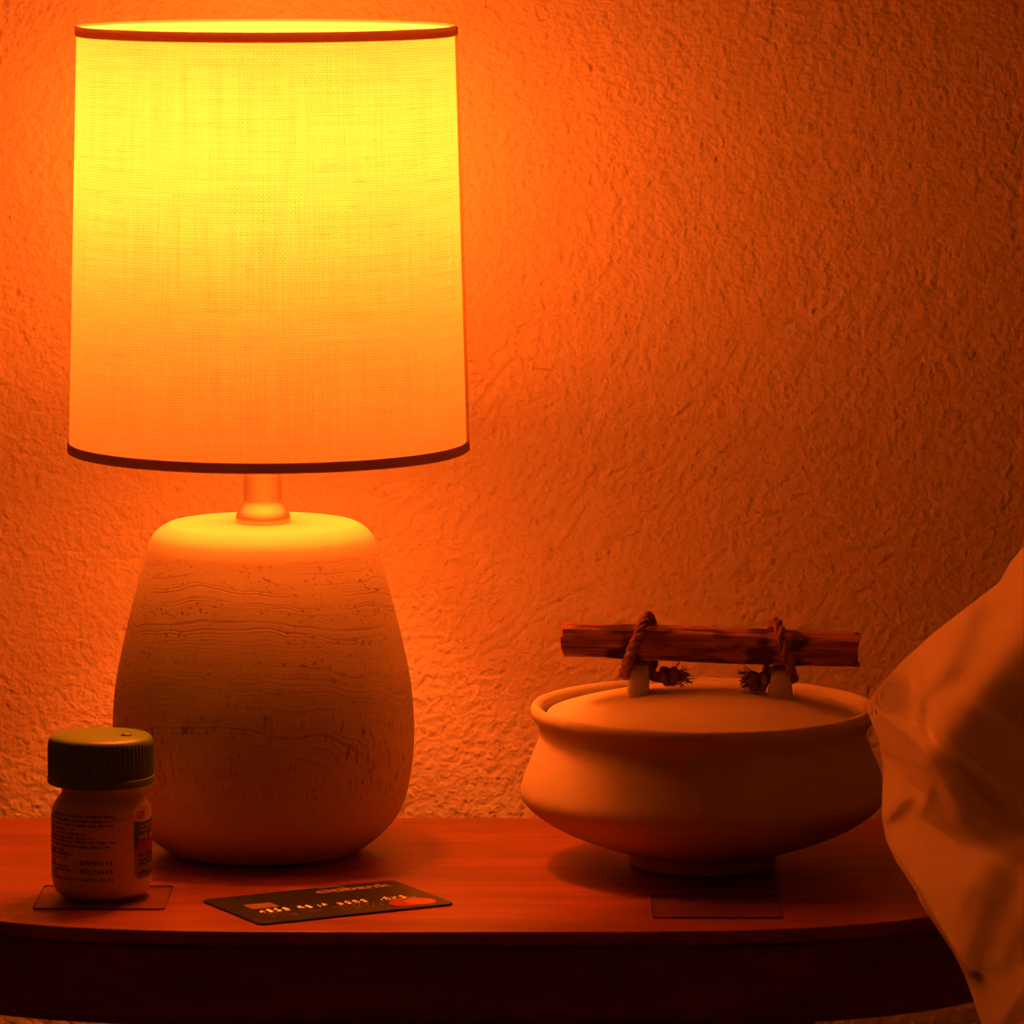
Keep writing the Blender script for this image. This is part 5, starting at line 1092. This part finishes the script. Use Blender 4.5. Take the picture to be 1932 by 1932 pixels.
    [916, 961, 1026, 1101, 1165, 1190, 1195, 1201, 1206, 1211, 1214, 1217, 1221, 1225, 1230, 1236, 1243, 1250, 1257, 1262, 1266, 1269, 1271, 1274, 1278, 1283, 1289, 1296, 1304, 1312, 1322, 1332, 1343, 1356, 1365, 1366, 1369, 1374, 1380, 1386, 1392, 1399, 1407, 1415, 1424, 1433, 1442, 1452, 1462, 1473, 1484, 1496, 1507, 1519, 1532, 1544, 1557, 1569, 1582, 1595, 1608, 1621, 1634, 1647, 1660, 1673, 1687, 1701, 1715, 1729, 1745],
    [935, 976, 1034, 1103, 1168, 1205, 1212, 1216, 1220, 1222, 1225, 1229, 1233, 1239, 1245, 1253, 1261, 1268, 1274, 1277, 1280, 1282, 1285, 1289, 1294, 1301, 1308, 1316, 1326, 1336, 1346, 1358, 1369, 1381, 1384, 1388, 1392, 1396, 1402, 1408, 1414, 1422, 1429, 1437, 1446, 1455, 1464, 1474, 1484, 1495, 1506, 1517, 1528, 1540, 1552, 1564, 1577, 1589, 1602, 1614, 1627, 1640, 1653, 1666, 1679, 1692, 1706, 1720, 1734, 1749, 1764],
    [953, 988, 1040, 1103, 1169, 1217, 1229, 1231, 1232, 1233, 1236, 1241, 1247, 1253, 1261, 1270, 1278, 1284, 1289, 1292, 1294, 1297, 1301, 1307, 1313, 1321, 1329, 1339, 1349, 1360, 1372, 1383, 1397, 1406, 1406, 1409, 1413, 1418, 1423, 1429, 1436, 1443, 1451, 1459, 1467, 1476, 1486, 1495, 1505, 1516, 1527, 1538, 1549, 1561, 1572, 1584, 1597, 1609, 1621, 1634, 1646, 1659, 1672, 1685, 1698, 1711, 1725, 1739, 1753, 1768, 1783],
    [972, 999, 1039, 1093, 1158, 1220, 1247, 1246, 1245, 1243, 1248, 1254, 1261, 1269, 1278, 1286, 1293, 1299, 1303, 1306, 1310, 1314, 1320, 1326, 1334, 1343, 1352, 1363, 1374, 1385, 1397, 1410, 1420, 1423, 1427, 1430, 1434, 1439, 1445, 1451, 1457, 1464, 1472, 1480, 1489, 1498, 1507, 1516, 1526, 1537, 1547, 1558, 1569, 1581, 1593, 1604, 1616, 1628, 1641, 1653, 1665, 1678, 1691, 1704, 1717, 1730, 1743, 1757, 1772, 1787, 1802],
    [991, 1010, 1039, 1078, 1128, 1188, 1247, 1266, 1257, 1256, 1260, 1269, 1276, 1285, 1293, 1301, 1308, 1314, 1318, 1323, 1328, 1334, 1341, 1348, 1357, 1366, 1376, 1387, 1398, 1410, 1421, 1434, 1437, 1442, 1446, 1450, 1454, 1459, 1465, 1471, 1478, 1485, 1493, 1501, 1509, 1518, 1528, 1537, 1547, 1557, 1568, 1579, 1590, 1601, 1612, 1624, 1636, 1648, 1660, 1672, 1684, 1697, 1710, 1722, 1735, 1748, 1762, 1776, 1790, 1805, 1821],
    [1010, 1027, 1050, 1078, 1106, 1133, 1160, 1185, 1210, 1260, 1276, 1282, 1293, 1301, 1309, 1317, 1324, 1330, 1335, 1341, 1348, 1356, 1363, 1371, 1380, 1389, 1399, 1410, 1421, 1433, 1446, 1456, 1456, 1460, 1464, 1469, 1474, 1479, 1485, 1491, 1498, 1505, 1513, 1521, 1530, 1538, 1548, 1557, 1567, 1577, 1588, 1598, 1609, 1620, 1632, 1643, 1655, 1667, 1679, 1691, 1703, 1715, 1728, 1740, 1753, 1766, 1780, 1794, 1808, 1823, 1839],
    [1028, 1042, 1062, 1085, 1108, 1132, 1159, 1189, 1222, 1267, 1288, 1298, 1307, 1317, 1325, 1333, 1340, 1347, 1353, 1360, 1369, 1377, 1386, 1394, 1402, 1411, 1420, 1431, 1442, 1454, 1466, 1470, 1475, 1478, 1482, 1487, 1492, 1498, 1504, 1510, 1517, 1524, 1532, 1540, 1549, 1557, 1566, 1576, 1586, 1596, 1606, 1617, 1627, 1638, 1650, 1661, 1672, 1684, 1696, 1708, 1720, 1732, 1745, 1757, 1770, 1783, 1796, 1810, 1825, 1840, 1856],
    [1047, 1059, 1075, 1094, 1115, 1137, 1163, 1195, 1235, 1278, 1300, 1313, 1323, 1333, 1342, 1351, 1359, 1366, 1373, 1381, 1390, 1399, 1409, 1417, 1424, 1431, 1440, 1451, 1462, 1476, 1486, 1488, 1491, 1496, 1500, 1505, 1510, 1516, 1522, 1529, 1536, 1543, 1551, 1559, 1567, 1576, 1585, 1594, 1604, 1614, 1624, 1635, 1645, 1656, 1667, 1679, 1690, 1701, 1713, 1725, 1737, 1749, 1761, 1774, 1786, 1799, 1813, 1826, 1841, 1856, 1872],
    [1066, 1076, 1090, 1105, 1123, 1145, 1171, 1205, 1250, 1291, 1314, 1329, 1340, 1350, 1360, 1369, 1377, 1385, 1393, 1402, 1411, 1420, 1428, 1436, 1442, 1449, 1459, 1470, 1482, 1495, 1500, 1505, 1508, 1513, 1517, 1523, 1528, 1534, 1540, 1547, 1554, 1561, 1569, 1577, 1585, 1594, 1603, 1613, 1622, 1632, 1642, 1653, 1663, 1674, 1685, 1696, 1707, 1719, 1730, 1742, 1754, 1766, 1778, 1790, 1803, 1816, 1829, 1842, 1857, 1872, 1888],
    [1084, 1093, 1104, 1117, 1134, 1156, 1182, 1218, 1266, 1306, 1329, 1344, 1357, 1368, 1378, 1387, 1396, 1405, 1414, 1422, 1430, 1438, 1444, 1450, 1455, 1464, 1475, 1488, 1501, 1513, 1516, 1520, 1525, 1529, 1534, 1540, 1545, 1551, 1558, 1565, 1572, 1579, 1587, 1595, 1604, 1612, 1621, 1631, 1640, 1650, 1660, 1670, 1681, 1692, 1702, 1713, 1725, 1736, 1747, 1759, 1771, 1783, 1795, 1807, 1819, 1832, 1845, 1859, 1873, 1888, 1904],
    [1103, 1110, 1119, 1131, 1148, 1170, 1197, 1233, 1283, 1322, 1345, 1361, 1374, 1385, 1396, 1406, 1415, 1424, 1433, 1441, 1448, 1453, 1456, 1461, 1467, 1477, 1491, 1505, 1521, 1532, 1533, 1536, 1541, 1546, 1551, 1557, 1563, 1569, 1575, 1582, 1589, 1597, 1605, 1613, 1621, 1630, 1639, 1649, 1658, 1668, 1678, 1688, 1699, 1709, 1720, 1731, 1742, 1753, 1764, 1776, 1787, 1799, 1811, 1823, 1836, 1848, 1861, 1875, 1889, 1904, 1920],
    [1122, 1127, 1136, 1148, 1165, 1188, 1215, 1252, 1301, 1339, 1361, 1377, 1391, 1403, 1414, 1424, 1434, 1443, 1451, 1457, 1462, 1465, 1468, 1472, 1480, 1492, 1508, 1524, 1538, 1544, 1549, 1552, 1557, 1562, 1568, 1573, 1579, 1586, 1592, 1600, 1607, 1614, 1622, 1631, 1639, 1648, 1657, 1666, 1676, 1686, 1696, 1706, 1716, 1727, 1737, 1748, 1759, 1770, 1781, 1793, 1804, 1816, 1828, 1840, 1852, 1864, 1877, 1891, 1905, 1919, 1935],
    [1141, 1146, 1154, 1166, 1184, 1208, 1235, 1271, 1320, 1355, 1378, 1394, 1408, 1420, 1431, 1442, 1451, 1459, 1466, 1470, 1473, 1476, 1481, 1487, 1496, 1509, 1524, 1542, 1555, 1558, 1563, 1568, 1573, 1578, 1584, 1590, 1596, 1603, 1609, 1617, 1624, 1632, 1640, 1648, 1657, 1665, 1674, 1684, 1693, 1703, 1713, 1723, 1733, 1744, 1755, 1765, 1776, 1787, 1798, 1810, 1821, 1833, 1844, 1856, 1868, 1881, 1893, 1906, 1920, 1935, 1951],
    [1159, 1165, 1173, 1185, 1203, 1227, 1254, 1290, 1337, 1371, 1394, 1410, 1424, 1437, 1448, 1458, 1466, 1473, 1477, 1481, 1484, 1489, 1495, 1504, 1514, 1527, 1542, 1557, 1566, 1572, 1577, 1583, 1588, 1594, 1600, 1606, 1612, 1619, 1626, 1633, 1641, 1649, 1657, 1665, 1674, 1683, 1692, 1701, 1711, 1720, 1730, 1740, 1751, 1761, 1772, 1782, 1793, 1804, 1815, 1826, 1838, 1849, 1861, 1872, 1884, 1897, 1909, 1922, 1936, 1950, 1966],
    [1178, 1183, 1192, 1205, 1223, 1247, 1274, 1309, 1355, 1388, 1410, 1426, 1440, 1453, 1464, 1472, 1479, 1483, 1488, 1492, 1497, 1504, 1512, 1522, 1532, 1544, 1559, 1573, 1579, 1585, 1592, 1597, 1603, 1609, 1615, 1622, 1628, 1635, 1642, 1650, 1657, 1665, 1674, 1682, 1691, 1700, 1709, 1718, 1728, 1737, 1747, 1757, 1768, 1778, 1789, 1799, 1810, 1821, 1832, 1843, 1854, 1865, 1877, 1889, 1900, 1912, 1925, 1938, 1951, 1966, 1981],
    [1197, 1202, 1211, 1224, 1243, 1267, 1293, 1328, 1372, 1404, 1426, 1443, 1456, 1467, 1476, 1483, 1489, 1493, 1499, 1505, 1513, 1521, 1530, 1540, 1550, 1561, 1577, 1589, 1593, 1599, 1606, 1612, 1618, 1624, 1631, 1637, 1644, 1651, 1659, 1666, 1674, 1682, 1690, 1699, 1708, 1717, 1726, 1735, 1745, 1754, 1764, 1774, 1785, 1795, 1805, 1816, 1827, 1838, 1849, 1860, 1871, 1882, 1893, 1905, 1917, 1929, 1941, 1954, 1967, 1981, 1996],
    [1215, 1221, 1230, 1243, 1262, 1287, 1313, 1347, 1390, 1421, 1442, 1458, 1470, 1479, 1487, 1493, 1498, 1504, 1512, 1520, 1529, 1539, 1548, 1558, 1568, 1579, 1592, 1600, 1608, 1613, 1620, 1626, 1633, 1639, 1646, 1653, 1660, 1667, 1675, 1682, 1690, 1699, 1707, 1716, 1724, 1733, 1743, 1752, 1762, 1771, 1781, 1791, 1802, 1812, 1822, 1833, 1844, 1854, 1865, 1876, 1887, 1898, 1910, 1921, 1933, 1945, 1957, 1969, 1982, 1996, 2011],
    [1234, 1239, 1248, 1262, 1281, 1306, 1332, 1365, 1407, 1437, 1457, 1471, 1481, 1489, 1495, 1502, 1509, 1518, 1527, 1537, 1547, 1556, 1566, 1576, 1585, 1597, 1608, 1614, 1621, 1627, 1634, 1641, 1647, 1654, 1661, 1668, 1676, 1683, 1691, 1699, 1707, 1715, 1723, 1732, 1741, 1750, 1759, 1769, 1778, 1788, 1798, 1808, 1818, 1829, 1839, 1850, 1860, 1871, 1882, 1893, 1904, 1915, 1926, 1937, 1949, 1961, 1973, 1985, 1998, 2012, 2026],
    [1253, 1258, 1267, 1280, 1300, 1325, 1350, 1383, 1423, 1451, 1469, 1481, 1489, 1497, 1505, 1513, 1523, 1533, 1543, 1554, 1564, 1574, 1583, 1593, 1603, 1614, 1621, 1628, 1634, 1641, 1648, 1655, 1662, 1669, 1676, 1684, 1691, 1699, 1707, 1715, 1723, 1731, 1740, 1749, 1758, 1767, 1776, 1786, 1795, 1805, 1815, 1825, 1835, 1846, 1856, 1867, 1877, 1888, 1899, 1910, 1920, 1932, 1943, 1954, 1965, 1977, 1989, 2001, 2014, 2027, 2041],
    [1271, 1277, 1286, 1300, 1320, 1344, 1370, 1402, 1439, 1463, 1478, 1489, 1498, 1507, 1516, 1527, 1538, 1549, 1560, 1570, 1581, 1591, 1601, 1611, 1621, 1631, 1636, 1642, 1649, 1655, 1663, 1670, 1677, 1684, 1692, 1699, 1707, 1715, 1723, 1731, 1739, 1748, 1756, 1765, 1774, 1784, 1793, 1803, 1812, 1822, 1832, 1842, 1852, 1863, 1873, 1884, 1894, 1905, 1916, 1926, 1937, 1948, 1959, 1971, 1982, 1993, 2005, 2017, 2030, 2043, 2057],
    [1290, 1295, 1305, 1319, 1339, 1363, 1388, 1418, 1450, 1471, 1485, 1497, 1507, 1519, 1531, 1543, 1554, 1566, 1577, 1587, 1598, 1608, 1618, 1628, 1639, 1648, 1651, 1656, 1663, 1670, 1677, 1684, 1692, 1699, 1707, 1715, 1723, 1731, 1739, 1747, 1756, 1764, 1773, 1782, 1791, 1800, 1810, 1820, 1829, 1839, 1849, 1859, 1869, 1880, 1890, 1901, 1911, 1922, 1933, 1943, 1954, 1965, 1976, 1987, 1999, 2010, 2022, 2034, 2046, 2059, 2073],
    [1308, 1314, 1324, 1339, 1358, 1380, 1403, 1430, 1458, 1477, 1492, 1506, 1519, 1533, 1546, 1559, 1571, 1582, 1593, 1604, 1615, 1625, 1636, 1645, 1656, 1661, 1666, 1672, 1678, 1685, 1692, 1699, 1707, 1714, 1722, 1730, 1738, 1746, 1755, 1763, 1772, 1781, 1790, 1799, 1808, 1817, 1827, 1837, 1846, 1856, 1866, 1876, 1887, 1897, 1907, 1918, 1928, 1939, 1950, 1961, 1971, 1982, 1993, 2004, 2016, 2027, 2038, 2050, 2063, 2075, 2089],
    [1327, 1333, 1343, 1357, 1374, 1393, 1413, 1437, 1462, 1483, 1501, 1517, 1533, 1549, 1562, 1575, 1587, 1599, 1610, 1621, 1631, 1642, 1652, 1663, 1672, 1676, 1681, 1687, 1693, 1700, 1707, 1714, 1722, 1730, 1738, 1746, 1754, 1762, 1771, 1780, 1788, 1797, 1806, 1815, 1825, 1834, 1844, 1854, 1863, 1873, 1883, 1894, 1904, 1914, 1925, 1935, 1946, 1956, 1967, 1978, 1989, 1999, 2010, 2021, 2033, 2044, 2055, 2067, 2079, 2092, 2105],
    [1345, 1351, 1361, 1373, 1387, 1403, 1420, 1440, 1466, 1490, 1512, 1532, 1549, 1565, 1579, 1592, 1604, 1615, 1626, 1638, 1648, 1659, 1669, 1680, 1685, 1691, 1696, 1702, 1708, 1715, 1722, 1729, 1737, 1745, 1753, 1762, 1770, 1778, 1787, 1796, 1805, 1814, 1823, 1832, 1842, 1851, 1861, 1871, 1881, 1891, 1901, 1911, 1921, 1932, 1942, 1952, 1963, 1974, 1984, 1995, 2006, 2017, 2028, 2039, 2050, 2061, 2072, 2084, 2096, 2108, 2121],
    [1364, 1369, 1378, 1388, 1400, 1414, 1428, 1447, 1473, 1501, 1526, 1548, 1565, 1581, 1595, 1608, 1620, 1632, 1643, 1654, 1665, 1675, 1687, 1696, 1700, 1705, 1711, 1717, 1723, 1730, 1737, 1745, 1753, 1761, 1769, 1777, 1786, 1795, 1803, 1812, 1821, 1830, 1840, 1849, 1859, 1868, 1878, 1888, 1898, 1908, 1918, 1928, 1938, 1949, 1959, 1970, 1980, 1991, 2002, 2012, 2023, 2034, 2045, 2056, 2067, 2078, 2089, 2101, 2113, 2125, 2137],
    [1382, 1387, 1395, 1404, 1415, 1427, 1441, 1459, 1487, 1517, 1543, 1564, 1582, 1597, 1611, 1624, 1636, 1648, 1660, 1671, 1682, 1693, 1703, 1710, 1715, 1720, 1726, 1732, 1739, 1745, 1753, 1760, 1768, 1776, 1785, 1793, 1802, 1811, 1820, 1829, 1838, 1847, 1856, 1866, 1876, 1885, 1895, 1905, 1915, 1925, 1935, 1945, 1956, 1966, 1977, 1987, 1998, 2008, 2019, 2030, 2041, 2051, 2062, 2073, 2084, 2095, 2106, 2118, 2130, 2142, 2154],
    [1401, 1405, 1412, 1421, 1431, 1443, 1456, 1475, 1504, 1534, 1560, 1581, 1598, 1614, 1628, 1641, 1653, 1665, 1676, 1687, 1699, 1710, 1720, 1724, 1730, 1735, 1741, 1747, 1754, 1761, 1768, 1776, 1784, 1792, 1801, 1809, 1818, 1827, 1836, 1845, 1854, 1864, 1873, 1883, 1893, 1902, 1912, 1922, 1932, 1942, 1953, 1963, 1973, 1984, 1994, 2005, 2015, 2026, 2037, 2047, 2058, 2069, 2080, 2091, 2101, 2113, 2124, 2135, 2147, 2159, 2171],
    [1419, 1424, 1430, 1438, 1447, 1459, 1473, 1493, 1523, 1552, 1577, 1598, 1615, 1630, 1644, 1657, 1670, 1681, 1693, 1704, 1715, 1727, 1736, 1740, 1745, 1750, 1756, 1763, 1770, 1777, 1784, 1792, 1800, 1808, 1817, 1825, 1834, 1843, 1852, 1862, 1871, 1881, 1890, 1900, 1910, 1919, 1929, 1939, 1949, 1960, 1970, 1980, 1991, 2001, 2012, 2022, 2033, 2043, 2054, 2065, 2076, 2086, 2097, 2108, 2119, 2130, 2141, 2152, 2164, 2176, 2188],
    [1438, 1442, 1447, 1454, 1464, 1476, 1490, 1510, 1541, 1570, 1595, 1615, 1631, 1646, 1661, 1674, 1686, 1698, 1710, 1721, 1732, 1743, 1750, 1755, 1760, 1766, 1772, 1778, 1785, 1792, 1800, 1808, 1816, 1824, 1833, 1842, 1851, 1860, 1869, 1878, 1888, 1897, 1907, 1917, 1927, 1937, 1947, 1957, 1967, 1977, 1987, 1998, 2008, 2019, 2029, 2040, 2050, 2061, 2072, 2082, 2093, 2104, 2115, 2125, 2136, 2147, 2158, 2170, 2181, 2193, 2205],
    [1456, 1459, 1464, 1471, 1480, 1492, 1507, 1528, 1559, 1588, 1612, 1631, 1648, 1663, 1677, 1690, 1703, 1715, 1727, 1738, 1750, 1760, 1764, 1770, 1775, 1781, 1787, 1794, 1801, 1808, 1816, 1824, 1832, 1841, 1849, 1858, 1867, 1876, 1886, 1895, 1905, 1914, 1924, 1934, 1944, 1954, 1964, 1974, 1984, 1995, 2005, 2015, 2026, 2036, 2047, 2057, 2068, 2079, 2089, 2100, 2111, 2122, 2132, 2143, 2154, 2165, 2176, 2187, 2199, 2210, 2222],
    [1474, 1477, 1482, 1489, 1499, 1512, 1527, 1550, 1581, 1609, 1632, 1650, 1666, 1681, 1695, 1708, 1721, 1733, 1744, 1756, 1767, 1774, 1780, 1785, 1791, 1797, 1804, 1811, 1818, 1825, 1833, 1841, 1849, 1858, 1866, 1875, 1885, 1894, 1903, 1913, 1923, 1932, 1942, 1952, 1962, 1972, 1982, 1992, 2003, 2013, 2023, 2034, 2044, 2055, 2065, 2076, 2087, 2097, 2108, 2119, 2129, 2140, 2151, 2162, 2173, 2183, 2194, 2206, 2217, 2229, 2240],
    [1493, 1496, 1501, 1508, 1518, 1532, 1548, 1572, 1603, 1630, 1651, 1669, 1685, 1700, 1713, 1727, 1739, 1751, 1762, 1775, 1784, 1789, 1795, 1801, 1807, 1814, 1820, 1827, 1835, 1842, 1850, 1858, 1866, 1875, 1884, 1893, 1902, 1912, 1921, 1931, 1940, 1950, 1960, 1970, 1980, 1990, 2000, 2011, 2021, 2031, 2042, 2052, 2063, 2073, 2084, 2095, 2105, 2116, 2127, 2137, 2148, 2159, 2170, 2180, 2191, 2202, 2213, 2224, 2236, 2247, 2259],
    [1511, 1514, 1519, 1526, 1537, 1552, 1570, 1595, 1625, 1650, 1670, 1687, 1703, 1718, 1732, 1745, 1757, 1769, 1781, 1792, 1799, 1805, 1811, 1817, 1824, 1830, 1837, 1844, 1852, 1859, 1867, 1876, 1884, 1893, 1902, 1911, 1920, 1929, 1939, 1949, 1959, 1968, 1978, 1988, 1999, 2009, 2019, 2029, 2040, 2050, 2060, 2071, 2081, 2092, 2103, 2113, 2124, 2135, 2145, 2156, 2167, 2178, 2188, 2199, 2210, 2221, 2232, 2243, 2254, 2266, 2277],
    [1529, 1533, 1538, 1545, 1557, 1574, 1593, 1618, 1647, 1670, 1689, 1706, 1722, 1736, 1750, 1763, 1776, 1787, 1800, 1810, 1815, 1821, 1828, 1834, 1841, 1847, 1854, 1862, 1869, 1877, 1885, 1893, 1902, 1910, 1919, 1929, 1938, 1947, 1957, 1967, 1977, 1987, 1997, 2007, 2017, 2027, 2037, 2048, 2058, 2069, 2079, 2089, 2100, 2111, 2121, 2132, 2143, 2153, 2164, 2175, 2186, 2196, 2207, 2218, 2229, 2240, 2250, 2262, 2273, 2284, 2296],
    [1548, 1551, 1556, 1565, 1578, 1596, 1617, 1641, 1668, 1690, 1708, 1725, 1740, 1755, 1768, 1781, 1794, 1806, 1817, 1825, 1831, 1838, 1844, 1851, 1858, 1864, 1872, 1879, 1887, 1894, 1903, 1911, 1919, 1928, 1937, 1947, 1956, 1966, 1975, 1985, 1995, 2005, 2015, 2025, 2035, 2046, 2056, 2066, 2077, 2087, 2098, 2108, 2119, 2129, 2140, 2151, 2161, 2172, 2183, 2194, 2204, 2215, 2226, 2237, 2247, 2258, 2269, 2280, 2291, 2303, 2314],
    [1566, 1569, 1575, 1585, 1600, 1620, 1641, 1664, 1688, 1709, 1727, 1744, 1759, 1773, 1787, 1800, 1812, 1825, 1835, 1841, 1848, 1855, 1861, 1868, 1875, 1882, 1889, 1897, 1904, 1912, 1921, 1929, 1938, 1946, 1956, 1965, 1974, 1984, 1994, 2003, 2013, 2023, 2034, 2044, 2054, 2064, 2075, 2085, 2095, 2106, 2116, 2127, 2137, 2148, 2159, 2169, 2180, 2191, 2202, 2212, 2223, 2234, 2245, 2256, 2266, 2277, 2288, 2299, 2310, 2321, 2333],
    [1584, 1588, 1595, 1607, 1625, 1645, 1664, 1685, 1709, 1728, 1746, 1762, 1777, 1792, 1805, 1818, 1831, 1842, 1851, 1858, 1865, 1872, 1879, 1886, 1893, 1900, 1907, 1915, 1923, 1931, 1939, 1947, 1956, 1965, 1974, 1983, 1993, 2002, 2012, 2022, 2032, 2042, 2052, 2062, 2073, 2083, 2093, 2104, 2114, 2125, 2135, 2146, 2156, 2167, 2178, 2188, 2199, 2210, 2220, 2231, 2242, 2253, 2264, 2274, 2285, 2296, 2307, 2318, 2329, 2340, 2352],
    [1603, 1608, 1618, 1633, 1651, 1670, 1687, 1707, 1729, 1748, 1765, 1781, 1796, 1810, 1824, 1837, 1850, 1861, 1869, 1876, 1883, 1890, 1897, 1904, 1911, 1918, 1926, 1933, 1941, 1949, 1957, 1966, 1975, 1983, 1993, 2002, 2011, 2021, 2031, 2041, 2051, 2061, 2071, 2081, 2091, 2102, 2112, 2123, 2133, 2143, 2154, 2165, 2175, 2186, 2197, 2207, 2218, 2229, 2239, 2250, 2261, 2272, 2283, 2293, 2304, 2315, 2326, 2337, 2348, 2359, 2370],
    [1621, 1632, 1646, 1661, 1677, 1693, 1709, 1727, 1748, 1767, 1784, 1800, 1815, 1829, 1843, 1856, 1868, 1878, 1887, 1895, 1902, 1909, 1916, 1923, 1930, 1937, 1945, 1952, 1960, 1968, 1976, 1985, 1993, 2002, 2011, 2021, 2030, 2040, 2050, 2060, 2070, 2080, 2090, 2100, 2110, 2121, 2131, 2141, 2152, 2162, 2173, 2184, 2194, 2205, 2216, 2226, 2237, 2248, 2258, 2269, 2280, 2291, 2302, 2312, 2323, 2334, 2345, 2356, 2367, 2378, 2389],
]
SIL = [(2150, 945), (2040, 968), (1975, 998), (1932, 1030), (1905, 1062), (1886, 1098), (1830, 1141), (1760, 1195), (1700, 1250), (1672, 1280), (1648, 1309), (1636, 1327), (1634, 1337), (1641, 1354), (1658, 1396), (1667, 1450),
       (1664, 1500), (1664, 1545), (1672, 1585), (1690, 1625), (1715, 1662), (1728, 1682), (1736, 1702), (1750, 1725), (1771, 1756), (1800, 1800), (1820, 1840), (1838, 1890), (1852, 1932), (1880, 2010), (1930, 2120)]
Yc = -np.array(CLOTH, float) * 0.0001
Yf = Yc
NR = Yf.shape[0]
rows_y = 960 + 7.0 * np.arange(NR)
offs = np.concatenate([[0, 1, 2.5, 4.5, 7, 10, 13.5], np.arange(18, 400, 6.0)])
tail = np.array([430.0, 490.0, 580.0, 700.0])
Yf = np.concatenate([Yf, np.repeat(Yf[:, -1:], len(tail), axis=1)], axis=1)
offs = np.concatenate([offs, tail])
NC = len(offs)
PXg = np.interp(rows_y, [p[1] for p in SIL], [p[0] for p in SIL])[:, None] + offs[None, :]
pt = math.radians(7.2)
def place(px, py, y):
    """sketch column / row at depth y -> x, z"""
    a = (966 - py) / 10200.0
    dy, dz = math.cos(pt) + a * math.sin(pt), -math.sin(pt) + a * math.cos(pt)
    return (px - 966) / 10200.0 * (y + 2.1051) / dy, 0.4223 + dz * (y + 2.1051) / dy
V = []
for i in range(NR):
    for j in range(NC):
        x, z = place(PXg[i, j], rows_y[i], Yf[i, j]); V.append((x, Yf[i, j], z))
lead = offs * 0.0002
for i in range(NR):
    for j in range(NC):
        yb_ = max(Yf[i, 0] + 0.0025 + min(0.0075, 0.6 * lead[j]), Yf[i, j] + 0.003)
        x, z = place(PXg[i, j], rows_y[i], yb_); V.append((x, yb_, z))
F = []
off = NR * NC
for i in range(NR - 1):
    for j in range(NC - 1):
        a_ = i * NC + j
        F.append((a_, a_ + NC, a_ + NC + 1, a_ + 1))
        F.append((off + a_, off + a_ + 1, off + a_ + NC + 1, off + a_ + NC))
    F.append((i * NC, off + i * NC, off + (i + 1) * NC, (i + 1) * NC))
    e = i * NC + NC - 1
    F.append((e, e + NC, off + e + NC, off + e))
for j in range(NC - 1):
    F.append((j, j + 1, off + j + 1, off + j))
    e = (NR - 1) * NC + j
    F.append((e, off + e, off + e + 1, e + 1))
# the rest of the cover, spread over the mattress
gx, gy = 26, 46
def puff(u, v):
    x = 0.355 + 1.16 * u; y = -1.72 + 1.64 * v
    ed = min(u, 1 - u, 0.5) * min(v, 1 - v, 0.5) * 4
    z = -0.035 + 0.085 * min(1, ed * 5) ** 0.5 + 0.012 * min(1, ed * 8) * math.sin(9 * u + 3 * math.sin(5 * v)) * math.cos(11 * v)
    return x, y, z
n0 = len(V)
for i in range(gy + 1):
    for j in range(gx + 1): V.append(puff(j / gx, i / gy))
for i in range(gy + 1):
    for j in range(gx + 1):
        x, y, z = puff(j / gx, i / gy); V.append((x, y, -0.0395))
m0 = n0 + (gy + 1) * (gx + 1)
for i in range(gy):
    for j in range(gx):
        a_ = i * (gx + 1) + j
        F.append((n0 + a_, n0 + a_ + 1, n0 + a_ + gx + 2, n0 + a_ + gx + 1))
        F.append((m0 + a_, m0 + a_ + gx + 1, m0 + a_ + gx + 2, m0 + a_ + 1))
for i in range(gy):
    for j in (0, gx):
        a_ = i * (gx + 1) + j; F.append((n0 + a_, n0 + a_ + gx + 1, m0 + a_ + gx + 1, m0 + a_))
for j in range(gx):
    for i in (0, gy):
        a_ = i * (gx + 1) + j; F.append((n0 + a_, n0 + a_ + 1, m0 + a_ + 1, m0 + a_))
dv = fix_normals(obj('duvet', V, F, M_CLOTH, None, origin=(0.35, -0.6, -0.04)))
tag(dv, 'rumpled pale cotton duvet bunched up at the right edge of the nightstand', 'duvet')
bed = thing('bed', 'bed with pale mattress under the rumpled duvet', 'bed', (0.9, -0.8, -TZ))
V, F = box(0.35, 1.55, -1.75, 0.20, -0.25, -0.0430)
bevel(obj('mattress', V, F, M_MATTRESS, bed, smooth=False), 0.03, 4)
V, F = box(0.36, 1.54, -1.74, 0.20, -0.40, -0.2505)
bevel(obj('bed_frame', V, F, M_DARKWOOD, bed, smooth=False), 0.006, 2)
for x in (0.41, 1.48):
    for y in (-1.68, 0.14):
        V, F = lathe([(0, -TZ), (0.02, -TZ), (0.028, -0.4005), (0, -0.4005)], (x, y, 0), 24)
        fix_normals(autosmooth(obj('leg', V, F, M_DARKWOOD, bed), 40))
